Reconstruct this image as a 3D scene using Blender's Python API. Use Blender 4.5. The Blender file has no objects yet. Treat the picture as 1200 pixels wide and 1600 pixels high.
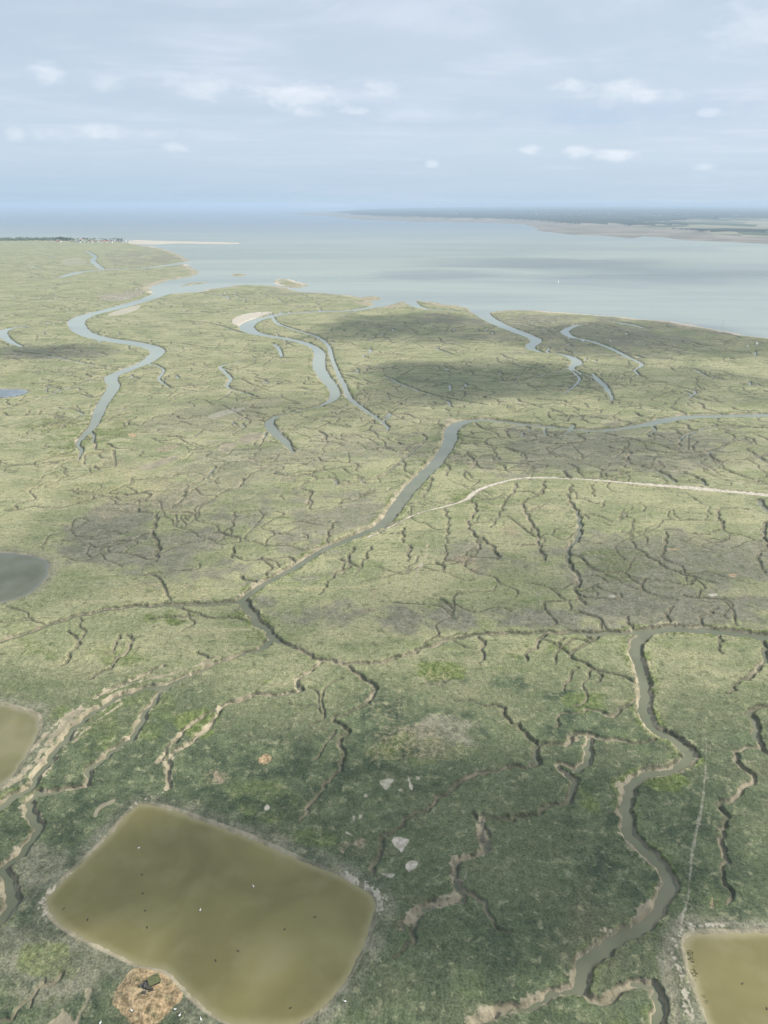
import bpy, bmesh, math, random
import numpy as np

# ------------------------------------------------------------------ camera, sky, sun, exposure
SC = bpy.context.scene
COL = SC.collection
F = 1155.0                                   # focal length in photo pixels (photo 1200 x 1600)
HOR = 318.0
CAM_H = 300.0
PITCH = math.atan((800 - HOR) / F)
cp, sp = math.cos(PITCH), math.sin(PITCH)

cam_d = bpy.data.cameras.new('camera'); cam = bpy.data.objects.new('camera', cam_d); COL.objects.link(cam)
cam_d.sensor_fit = 'VERTICAL'; cam_d.sensor_height = 36.0; cam_d.sensor_width = 27.0
cam_d.lens = 36.0 * F / 1600.0
cam_d.clip_start = 1.0; cam_d.clip_end = 400000.0
cam.location = (0, 0, CAM_H); cam.rotation_euler = (math.pi / 2 - PITCH, 0, 0)
SC.camera = cam

SUN_AZ, SUN_EL = math.radians(82), math.radians(40)      # azimuth clockwise from the view direction
SUNV = np.array([math.sin(SUN_AZ) * math.cos(SUN_EL), math.cos(SUN_AZ) * math.cos(SUN_EL), math.sin(SUN_EL)])
sd_ = bpy.data.lights.new('sun', 'SUN'); sun = bpy.data.objects.new('sun', sd_); COL.objects.link(sun)
sd_.energy = 4.2; sd_.angle = math.radians(0.53); sd_.color = (1.0, 0.94, 0.85)
from mathutils import Vector
sun.rotation_euler = Vector(SUNV).to_track_quat('Z', 'Y').to_euler()

SC.view_settings.view_transform = 'Standard'; SC.view_settings.look = 'None'
SC.view_settings.exposure = 0.56; SC.view_settings.gamma = 1.0
SC.cycles.max_bounces = 5; SC.cycles.volume_bounces = 1; SC.cycles.transparent_max_bounces = 24
SC.cycles.use_denoising = True
try:
    SC.cycles.denoiser = 'OPENIMAGEDENOISE'; SC.cycles.denoising_prefilter = 'ACCURATE'
except Exception:
    pass


class NT:
    """tiny node-tree writer"""
    def __init__(s, tree):
        s.t = tree; s.t.nodes.clear()

    def n(s, typ, **kw):
        nd = s.t.nodes.new(typ)
        for k, v in kw.items():
            setattr(nd, k, v)
        return nd

    def put(s, sock, v):
        if isinstance(v, bpy.types.NodeSocket):
            s.t.links.new(v, sock)
        elif v is not None:
            if sock.type == 'RGBA' and len(v) == 3:
                v = (*v, 1)
            sock.default_value = v

    def m(s, op, a, b=None, c=None, clamp=False):
        nd = s.n('ShaderNodeMath', operation=op); nd.use_clamp = clamp
        s.put(nd.inputs[0], a); s.put(nd.inputs[1], b)
        if c is not None: s.put(nd.inputs[2], c)
        return nd.outputs[0]

    def vm(s, op, a, b=None):
        nd = s.n('ShaderNodeVectorMath', operation=op)
        s.put(nd.inputs[0], a); s.put(nd.inputs[1], b)
        return nd.outputs[0]

    def mix(s, f, a, b, blend='MIX'):
        nd = s.n('ShaderNodeMix', data_type='RGBA', blend_type=blend)
        s.put(nd.inputs[0], f); s.put(nd.inputs[6], a); s.put(nd.inputs[7], b)
        return nd.outputs[2]

    def noise(s, vec, scale, detail=3, rough=0.55, dist=0.0):
        nd = s.n('ShaderNodeTexNoise')
        s.put(nd.inputs['Vector'], vec); nd.inputs['Scale'].default_value = scale
        nd.inputs['Detail'].default_value = detail; nd.inputs['Roughness'].default_value = rough
        nd.inputs['Distortion'].default_value = dist
        return nd.outputs[0]

    def rng(s, v, a, b, c=0.0, d=1.0, smooth=True):
        nd = s.n('ShaderNodeMapRange'); nd.interpolation_type = 'SMOOTHSTEP' if smooth else 'LINEAR'
        s.put(nd.inputs[0], v)
        for i, q in enumerate((a, b, c, d)):
            nd.inputs[1 + i].default_value = q
        return nd.outputs[0]

    def attr(s, name):
        nd = s.n('ShaderNodeAttribute'); nd.attribute_name = name
        return nd.outputs['Fac']


# ---- world: Nishita sky with thin broken cloud over it
world = bpy.data.worlds.new('World'); SC.world = world; world.use_nodes = True
w = NT(world.node_tree)
sky = w.n('ShaderNodeTexSky', sky_type='NISHITA'); sky.sun_disc = False
sky.sun_elevation = SUN_EL; sky.sun_rotation = SUN_AZ
sky.air_density = 1.0; sky.dust_density = 1.2; sky.ozone_density = 1.6; sky.altitude = 300
geo = w.n('ShaderNodeTexCoord').outputs['Generated']
sep = w.n('ShaderNodeSeparateXYZ'); w.put(sep.inputs[0], geo)
dx, dy, dz = sep.outputs
zz = w.m('MAXIMUM', dz, 0.0)
den = w.m('ADD', zz, 0.035)
comb = w.n('ShaderNodeCombineXYZ'); w.put(comb.inputs[0], w.m('DIVIDE', dx, den)); w.put(comb.inputs[1], w.m('DIVIDE', dy, den))
plane = comb.outputs[0]
n1 = w.noise(plane, 0.33, 6, 0.6, 0.5)
n2 = w.noise(w.vm('ADD', plane, (31.0, 7.0, 0)), 0.12, 4, 0.5)
n3 = w.noise(w.vm('MULTIPLY', plane, (0.9, 1.2, 1)), 0.9, 6, 0.6, 0.6)
rightness = w.rng(dx, -0.45, 0.5)
veil = w.m('ADD', w.rng(n1, 0.40, 0.66, 0, 0.75), w.m('MULTIPLY', w.rng(n2, 0.35, 0.65), 0.4))
veil = w.m('ADD', veil, w.m('MULTIPLY', w.rng(n3, 0.42, 0.7), 0.25))
veil = w.m('MULTIPLY', veil, w.m('ADD', w.m('MULTIPLY', rightness, 0.45), 0.6))
veil = w.m('MULTIPLY', veil, w.rng(dz, 0.02, 0.14, 0.25, 1.0), clamp=True)
base = w.mix(1.0, sky.outputs[0], (1.0, 1.0, 1.0), 'MULTIPLY')
air = w.rng(dz, -0.02, 0.22, 0.97, 0.72)                       # hazy summer air low in the sky
base = w.mix(air, base, w.mix(w.rng(dz, 0.0, 0.07), (4.9, 6.5, 8.1), (6.1, 7.4, 8.8)))
base = w.mix(w.m('MULTIPLY', rightness, 0.30), base, (6.8, 7.8, 8.8))
cloudcol = w.mix(w.rng(n3, 0.35, 0.7), (6.6, 7.5, 8.8), (8.0, 8.7, 9.9))
c = w.mix(w.m('MULTIPLY', veil, 0.85), base, cloudcol)
az = w.m('ARCTAN2', dx, dy); el = w.m('ARCSINE', dz)
cv = w.n('ShaderNodeCombineXYZ'); w.put(cv.inputs[0], az); w.put(cv.inputs[1], w.m('MULTIPLY', el, 2.0))
nw = w.m('SUBTRACT', w.noise(cv.outputs[0], 26, 6, 0.62, 0.3), 0.5)
nw2 = w.m('SUBTRACT', w.noise(cv.outputs[0], 9, 3, 0.5), 0.5)


def pix_dir(x, y):
    rx, ry = (x - 600) / F, (800 - y) / F
    d = np.array([rx, cp + ry * sp, -sp + ry * cp]); d /= np.linalg.norm(d)
    return math.atan2(d[0], d[1]), math.asin(d[2])


# x, y (photo px), half width, half height, strength; negative strength = grey shaded cloud base
PUFFS = [(990, 178, 200, 24, -0.75), (700, 182, 170, 22, -0.5), (560, 190, 90, 10, -0.2), (70, 114, 24, 15, 0.75), (172, 131, 20, 10, 0.4),
         (318, 137, 46, 17, 0.6), (462, 152, 72, 17, 0.75), (482, 175, 30, 8, 0.6), (552, 173, 24, 5, 0.6), (596, 143, 26, 13, 0.65), (895, 134, 34, 8, 0.7),
         (975, 146, 60, 16, 0.75), (1030, 150, 40, 10, 0.5), (1110, 176, 16, 6, 0.6), (118, 206, 62, 11, 0.4), (205, 210, 55, 9, 0.5), (274, 230, 22, 7, 0.7),
         (20, 208, 12, 9, 0.45), (828, 233, 20, 6, 0.8), (899, 237, 21, 8, 0.95), (970, 241, 36, 8, 0.95), (1100, 260, 14, 5, 0.5),
         (676, 256, 10, 6, 0.6), (1185, 40, 60, 30, 0.5), (640, 178, 70, 12, 0.35)]
for (px, py, hw, hh, st) in PUFFS:
    a0, e0 = pix_dir(px, py)
    ra, re = hw / F * 1.15, hh / F * 1.15
    u = w.m('DIVIDE', w.m('SUBTRACT', az, a0), ra); v = w.m('DIVIDE', w.m('SUBTRACT', el, e0), re)
    r2 = w.m('ADD', w.m('MULTIPLY', u, u), w.m('MULTIPLY', v, v))
    k = w.m('SUBTRACT', w.m('SUBTRACT', 1.0, r2), w.m('MULTIPLY', nw, -3.4 if st > 0 else -1.5))
    k = w.m('ADD', k, w.m('MULTIPLY', nw2, 1.0))
    f = w.rng(k, -0.1, 1.7, 0, abs(st) * (0.85 if st > 0 else 1.2))
    c = w.mix(f, c, (9.3, 9.8, 10.6) if st > 0 else (5.4, 6.7, 8.4))
bg = w.n('ShaderNodeBackground'); w.put(bg.inputs[0], c); bg.inputs[1].default_value = 0.066
out = w.n('ShaderNodeOutputWorld'); w.t.links.new(bg.outputs[0], out.inputs[0])

# ------------------------------------------------------------------ geometry helpers
def ground_xy(x, y, z=0.0):
    """point of the ground seen at photo pixel x, y"""
    x = np.asarray(x, float); y = np.asarray(y, float)
    rx, ry = (x - 600) / F, (800 - y) / F
    dz_ = -sp + ry * cp
    t = (z - CAM_H) / dz_
    return rx * t, (cp + ry * sp) * t


def to_px(X, Y, z=0.0):
    dzv = z - CAM_H
    d = Y * cp - dzv * sp; u = Y * sp + dzv * cp
    d = np.maximum(d, 1e-3)
    return 600 + F * X / d, 800 - F * u / d


def P(s):
    return [tuple(float(q) for q in t.split(',')) for t in s.split()]


def tag(o, label=None, cat=None, group=None, kind=None):
    if label: o['label'] = label
    if cat: o['category'] = cat
    if group: o['group'] = group
    if kind: o['kind'] = kind
    return o


def hash2(ix, iy, seed):
    h = (ix.astype(np.int64) * 374761393 + iy.astype(np.int64) * 668265263 + seed * 974634777) & 0xffffffff
    h = ((h ^ (h >> 13)) * 1274126177) & 0xffffffff
    h = h ^ (h >> 16)
    return (h & 0xffff).astype(np.float32) / 65535.0


def vnoise(X, Y, scale, seed):
    x = X / scale; y = Y / scale
    ix = np.floor(x); iy = np.floor(y)
    fx = (x - ix).astype(np.float32); fy = (y - iy).astype(np.float32)
    fx = fx * fx * (3 - 2 * fx); fy = fy * fy * (3 - 2 * fy)
    a = hash2(ix, iy, seed); b = hash2(ix + 1, iy, seed); c_ = hash2(ix, iy + 1, seed); d = hash2(ix + 1, iy + 1, seed)
    return (a + (b - a) * fx) + ((c_ + (d - c_) * fx) - (a + (b - a) * fx)) * fy


def fbm(X, Y, scale, octv, seed):
    s = 0; amp = 1; tot = 0
    for i in range(octv):
        c_, s_ = math.cos(1.1 * i), math.sin(1.1 * i)
        s = s + amp * vnoise(X * c_ - Y * s_, X * s_ + Y * c_, scale / 2 ** i, seed + i * 17); tot += amp; amp *= 0.55
    return s / tot                                   # 0..1


def sstep(a, b, v):
    t = np.clip((v - a) / (b - a), 0, 1)
    return t * t * (3 - 2 * t)


# ------------------------------------------------------------------ the terrain grid (dense near the camera, coarse far off)
def axis(segs):
    out_ = []
    for a, b, st in segs:
        out_.append(np.arange(a, b, st))
    return np.concatenate(out_ + [[segs[-1][1]]])


cols = axis([(-6000, -2000, 400), (-2000, -600, 80), (-600, -180, 8), (-180, -50, 2.4), (-50, 1250, 1.3), (1250, 1450, 2.4), (1450, 1800, 8), (1800, 3200, 80), (3200, 7200, 400)])
rows = axis([(319.0, 372, 0.6), (372, 440, 0.36), (440, 560, 0.5), (560, 700, 0.8), (700, 1630, 1.25), (1630, 1900, 8), (1900, 2700, 60)])
PX, PY = np.meshgrid(cols, rows)
GX, GY = ground_xy(PX, PY)
NR, NC = PX.shape
D = GY
LOD = PY - HOR                                        # px below horizon

WATER = -2.2

# marsh outline in photo pixels
MARSH = P("-7000,372 -300,371 0,372 60,372 120,373 170,375 207,378 214,383 240,385 262,391 282,399 297,406 290,410 292,414 305,421 308,428 290,433 262,437 245,443 228,452 240,458 290,458 345,449 375,444 420,445 450,450 465,455 510,457 550,461 572,467 586,474 600,479 615,473 632,469 655,470 690,474 722,478 742,485 756,489 772,486 810,483 860,486 900,490 940,492 975,495 1025,500 1060,503 1085,509 1118,514 1150,520 1200,528 1300,542 1600,580 2600,700 7200,1100 7200,2700 -7000,2700")
ISLES = [P("281,447 292,442 312,440 341,440 336,445 318,448 300,450"), P("363,428 372,427 381,428 378,431 366,431"),
         P("430,437 440,435 452,436 478,443 478,446 462,449 440,446 431,442"), P("560,465 580,462 596,464 592,468 570,468"),
         P("627,470 640,467 655,469 650,474 634,474")]
SPIT = P("196,376 215,374.6 250,376.2 300,377.2 350,378.2 376,379.2 374,380.8 340,381.2 300,380.4 270,380.2 240,382 205,381")
FARLAND = P("433,332.6 470,334.6 500,337.2 533,341.5 560,343 610,344.5 667,346.5 740,347.5 810,350 845,354 875,362 905,366.5 950,367 985,371.5 1003,368.5 1040,371 1070,375.5 1130,378 1200,383 1400,394 2600,460 7200,700 7200,322.2 900,321.6 760,322.3 650,324.5 590,326.5 540,329 500,331 470,332.2")
FAR_VEG = P("520,333 560,337 620,339.5 700,341.5 790,343.5 850,347 905,352 950,351 975,350 1010,356 1070,360 1130,365 1200,370 1400,382 2600,430 7200,660 7200,322.4 900,321.9 760,322.8 650,325 590,327 550,329.5")


def inside(poly, X, Y):
    r = np.zeros(X.shape, bool); n = len(poly)
    for i in range(n):
        x0, y0 = poly[i][:2]; x1, y1 = poly[(i + 1) % n][:2]
        if y0 == y1: continue
        c_ = (Y > min(y0, y1)) & (Y <= max(y0, y1))
        r ^= c_ & (X < (x1 - x0) * (Y - y0) / (y1 - y0) + x0)
    return r


def edge_dist(poly, X, Y, ragged=None):
    """metric distance to the outline of a pixel polygon"""
    pts = [ground_xy(p[0], p[1]) for p in poly]
    best = np.full(X.shape, 1e12)
    n = len(pts)
    for i in range(n):
        ax, ay = pts[i]; bx, by = pts[(i + 1) % n]
        ex, ey = bx - ax, by - ay; L2 = ex * ex + ey * ey + 1e-9
        t = np.clip(((X - ax) * ex + (Y - ay) * ey) / L2, 0, 1)
        best = np.minimum(best, (X - ax - t * ex) ** 2 + (Y - ay - t * ey) ** 2)
    return np.sqrt(best)


def smooth_closed(poly, k=2):
    a = np.array([p[:2] for p in poly], float)
    for _ in range(k):
        b = np.roll(a, -1, 0)
        a = np.stack([a * .75 + b * .25, a * .25 + b * .75], 1).reshape(-1, 2)
    return [tuple(p) for p in a]


def box_of(poly, margin):
    """row/col slices covering a pixel polygon with a metric margin"""
    a = np.array([p[:2] for p in poly], float)
    X, Y = ground_xy(a[:, 0], a[:, 1])
    x0, x1, y0, y1 = X.min() - margin, X.max() + margin, max(Y.min() - margin, 30), Y.max() + margin
    cx, cy = to_px(np.array([x0, x1, x0, x1]), np.array([y0, y0, y1, y1]))
    c0, c1 = np.searchsorted(cols, [cx.min(), cx.max()]); r0, r1 = np.searchsorted(rows, [cy.min(), cy.max()])
    return slice(max(r0 - 1, 0), min(r1 + 2, NR)), slice(max(c0 - 1, 0), min(c1 + 2, NC))


def signed(poly, sl):
    ins = inside(poly, PX[sl], PY[sl]); d = edge_dist(poly, GX[sl], GY[sl])
    return np.where(ins, d, -d)


rag = (fbm(GX, GY, 60, 4, 3) - 0.5)                    # ragged outlines
rag_s = (fbm(GX, GY, 5, 3, 9) - 0.5)
ALL = (slice(0, NR), slice(0, NC))
fade_hi = np.clip(LOD / 300.0, 0, 1)

Z = np.full((NR, NC), -6.0)
A = {k: np.zeros((NR, NC), np.float32) for k in ('mud', 'levee', 'lush', 'straw', 'grey', 'red', 'sand', 'deep', 'far', 'field', 'wet')}

sdm = signed(smooth_closed(MARSH, 1), ALL) + rag * np.clip(D * 0.02, 4, 60)
for isl in ISLES:
    sl = box_of(isl, 200)
    sdm[sl] = np.maximum(sdm[sl], signed(isl, sl) + rag[sl] * 30)
marsh = sstep(8, 22, sdm)
shore = sstep(-45, 4, sdm)
Z = -6.0 + shore * (-WATER * 0 + 4.2)                  # foreshore rises to just above the water
Z = np.where(sdm > 0, -1.85, Z)
und = (fbm(GX, GY, 90, 3, 21) - 0.5) * 0.9 + (fbm(GX, GY, 14, 3, 31) - 0.5) * 0.5 * fade_hi
tus = (fbm(GX, GY, 2.6, 2, 41) - 0.5) * 0.55 * np.clip((LOD - 300) / 500, 0, 1)
ZM = und + tus
Z = Z + marsh * (ZM + 1.85)
A['sand'] = np.maximum(A['sand'], (sstep(-30, 0, sdm) * (1 - sstep(10, 26, sdm)) * np.clip(sstep(0.5, 0.6, fbm(GX, GY, 260, 3, 25)) * 0.8 + sstep(780, 900, PX), 0, 1)).astype(np.float32))
A['mud'] = np.maximum(A['mud'], (sstep(-30, 0, sdm) * (1 - sstep(14, 60, sdm + rag * 60)) * 0.75).astype(np.float32))

# sand spit and the far side of the bay
rs = slice(0, int(np.searchsorted(rows, 470)))
sl = (rs, slice(0, NC))
s_ = signed(SPIT, sl) + rag[sl] * 20
k = sstep(-10, 45, s_)
Z[sl] = np.where(k > 0, np.maximum(Z[sl], -3.0 + 4.5 * k), Z[sl])
A['sand'][sl] = np.maximum(A['sand'][sl], sstep(-10, 10, s_) * (0.75 + 0.5 * rag[sl]) * 1.6)
s_ = signed(FARLAND, sl) + (fbm(GX[sl], GY[sl] * 0.5, 1500, 4, 77) - 0.5) * 900
k = sstep(-150, 100, s_)
Z[sl] = np.where(k > 0, np.maximum(Z[sl], -3.2 + 1.6 * k), Z[sl])
A['far'][sl] = k
v_ = signed(FAR_VEG, sl) + (fbm(GX[sl], GY[sl] * 0.4, 1200, 4, 78) - 0.5) * 700
veg = sstep(-40, 120, v_)
forest = veg * sstep(0.36, 0.5, fbm(GX[sl] * 0.35, GY[sl], 1500, 4, 79) + 0.25 * (1 - sstep(335, 352, PY[sl])) + 0.10 - 0.32 * sstep(980, 1110, PX[sl]) * sstep(332, 338, PY[sl]))
Z[sl] += veg * 3.0 + forest * (14 + 12 * vnoise(GX[sl], GY[sl], 180, 5)) + veg * 40 * sstep(2000, 9000, v_) * fbm(GX[sl], GY[sl], 6000, 2, 6)
FORE = np.zeros((NR, NC)); FORE[sl] = forest
A['field'][sl] = veg * (1 - forest)

# ---- ponds: outline in pixels (closed), water level, name, label
PONDS = [
    ("large four-sided olive brown pond at the lower left beside the straw mound", -0.35, P("215,1255 238,1257 262,1262 320,1282 390,1307 430,1325 475,1345 540,1372 572,1388 586,1405 586,1425 580,1448 565,1485 546,1525 512,1570 475,1597 430,1608 378,1602 340,1590 302,1561 281,1536 262,1518 238,1511 215,1507 190,1495 140,1472 100,1450 76,1428 70,1410 78,1396 95,1378 130,1345 165,1310 195,1275"), (0.19, 0.172, 0.068)),
    ("olive yellow pond cut by the lower right corner of the photo", -0.35, P("1068,1468 1078,1460 1100,1456 1160,1457 1300,1455 1350,1700 1140,1660 1112,1605 1096,1570 1085,1540 1073,1500"), (0.225, 0.20, 0.085)),
    ("olive pond on the left edge above the muddy creek", -0.35, P("-90,1088 0,1099 30,1106 58,1115 64,1124 58,1152 36,1190 12,1222 -60,1262 -160,1190"), (0.17, 0.16, 0.075)),
    ("grey pond on the left edge in the middle distance", -0.35, P("-100,868 0,862 30,864 60,870 77,877 78,886 72,905 48,927 20,937 -10,943 -90,930"), (0.125, 0.13, 0.08)),
    ("small flat blue pond on the left edge near the winding channel", -0.3, P("-60,606 0,607 30,607.5 47,610.5 36,617 18,620 -10,623 -50,622"), (0.17, 0.20, 0.21)),
]
POOLS = [  # small shallow pans: outline, colour mask, wet
    ("240,704 250,697 262,694 284,693.5 276,700 260,706 248,707", 'red', .8), ("214,733 228,725 250,718 270,711 283,712 270,720 250,728 235,734", 'mud', 1),
    ("340,704 343,697 352,691 371,692 366,700 352,706", 'mud', 1), ("371,684 385,678 398,675 413,676 411,684 398,688 388,694 374,692", 'mud', 1),
    ("198,679 206,676 215,679 209,684", 'straw', 1), ("320,652 340,643 360,638 387,636 378,641 355,648 335,654", 'sand', .5),
    ("332,1204 343,1203 345,1212 354,1219 344,1226 333,1219", 'red', 1), ("145,1276 147,1264 158,1255 172,1249 183,1248 176,1256 164,1261 156,1268 151,1277", 'mud', .8),
    ("413,1258 420,1256 421,1263 415,1267", 'sand', .9), ("402,1187 408,1179 418,1176 427,1183 420,1193 407,1196", 'straw', 1),
    ("612,1311 624,1306 633,1309 641,1310 639,1318 631,1327 628,1333 621,1327 615,1322", 'sand', 1), ("632,1352 636,1346 645,1344 653,1347 651,1355 645,1358 640,1364 635,1359", 'sand', 1),
    ("593,1364 605,1365 614,1363 619,1366 614,1373 604,1371", 'sand', .6), ("527,1319 534,1313 543,1314 552,1316 556,1307 572,1307 571,1320 561,1326 556,1322 545,1320 541,1328 537,1337 530,1330", 'red', .8),
    ("538,1297 545,1298 554,1307 546,1305 539,1302", 'sand', .8), ("592,1222 600,1216 610,1214 618,1217 612,1224 606,1235 598,1233", 'sand', .6),
    ("636,1211 641,1214 645,1224 645,1235 638,1229", 'sand', .7), ("649,1212 658,1214 652,1219", 'sand', .6), ("620,1232 630,1231 626,1238", 'sand', .6),
    ("728,1349 733,1363 728,1378 723,1370 729,1362", 'sand', .5), ("1110,1393 1114,1395 1118,1420 1112,1421", 'straw', .8), ("600,1265 612,1262 618,1268 606,1272", 'sand', .3),
    ("568,1240 573,1239 574,1245 569,1246", 'sand', .6), ("561,1272 567,1271 566,1278 561,1279", 'sand', .6), ("551,1273 556,1273 555,1284 551,1283", 'sand', .6),
    ("116,1597 122,1585 132,1572 134,1556 133,1545 140,1541 142,1546 139,1562 136,1572 125,1586 122,1605 90,1625 60,1615 78,1595 95,1583 97,1574 103,1580 110,1582", 'mud', 1),
    ("360,501 372,493 398,487 430,487 410,493 392,499 382,507 368,509", 'sand', .9), ("150,463 165,459 195,457 226,452 224,461 200,467 185,471 165,469", 'mud', 1), ("163,493 190,482 225,474 212,486 185,493", 'sand', .6),
    ("178,590 186,598 186,610 179,612", 'sand', .8), ("95,405 120,402 138,407 132,414 100,416", 'sand', .35), ("1045,857 1063,856 1063,859 1046,860", 'straw', .9), ("1138,896 1150,895 1153,901 1142,902", 'straw', 1), ("1104,927 1120,926 1124,931 1110,932", 'sand', .7),
    ("150,905 190,908 195,913 165,918 140,915", 'sand', .25), ("60,985 70,975 140,930 150,925 120,950", 'sand', .15), ("950,930 960,929 962,933 952,934", 'sand', .6),
]
PSD = []
for lab, lev, poly, colr in PONDS:
    poly = smooth_closed(poly, 1)
    sl = box_of(poly, 30)
    s_ = signed(poly, sl) + rag_s[sl] * 2.2
    PSD.append((sl, s_))
    near = sstep(-25, -6, s_)
    Z[sl] = Z[sl] * (1 - near) + (0.12 + 0.3 * ZM[sl]) * near                       # level rim
    Z[sl] += 0.35 * np.exp(-((s_ + 3.5) / 2.6) ** 2)                              # low bank round the water
    k = sstep(-1.6, 3.0, s_)
    Z[sl] = Z[sl] * (1 - k) + (lev - 0.9) * k
    A['mud'][sl] = np.maximum(A['mud'][sl], sstep(-2.6, -0.9, s_ - rag_s[sl] * 2.5) * (0.35 + 0.6 * fbm(GX[sl], GY[sl], 18, 3, 55)))
    A['grey'][sl] = np.maximum(A['grey'][sl], 0.42 * sstep(-14, -4, s_ + 8 * rag[sl]))
for ps, kind_, st in POOLS:
    poly = smooth_closed(P(ps), 1)
    sl = box_of(poly, 6)
    s_ = signed(poly, sl) + rag_s[sl] * 2.0
    k = sstep(-0.8, 0.8, s_)
    Z[sl] = Z[sl] * (1 - k) + (-0.3 + 0.05 * ZM[sl]) * k
    A[kind_][sl] = np.maximum(A[kind_][sl], k * st); A['wet'][sl] = np.maximum(A['wet'][sl], k)

# straw-covered mound beside the big pond
MOUND = P("215,1511 233,1512 257,1517 268,1526 280,1543 289,1557 278,1569 264,1584 250,1599 228,1604 208,1601 199,1588 177,1574 174,1558 183,1542 197,1523")
sl = box_of(MOUND, 8)
s_ = signed(smooth_closed(MOUND, 1), sl) + rag_s[sl] * 2.5
k = sstep(-1, 9, s_)
Z[sl] += 2.0 * k
A['straw'][sl] = np.maximum(A['straw'][sl], 0.85 * sstep(-0.6, 0.8, s_)); A['red'][sl] = np.maximum(A['red'][sl], 0.3 * sstep(-0.6, 0.8, s_)); A['grey'][sl] *= 1 - sstep(-0.6, 0.8, s_); A['sand'][sl] *= 1 - sstep(0, 1, s_)

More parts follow.
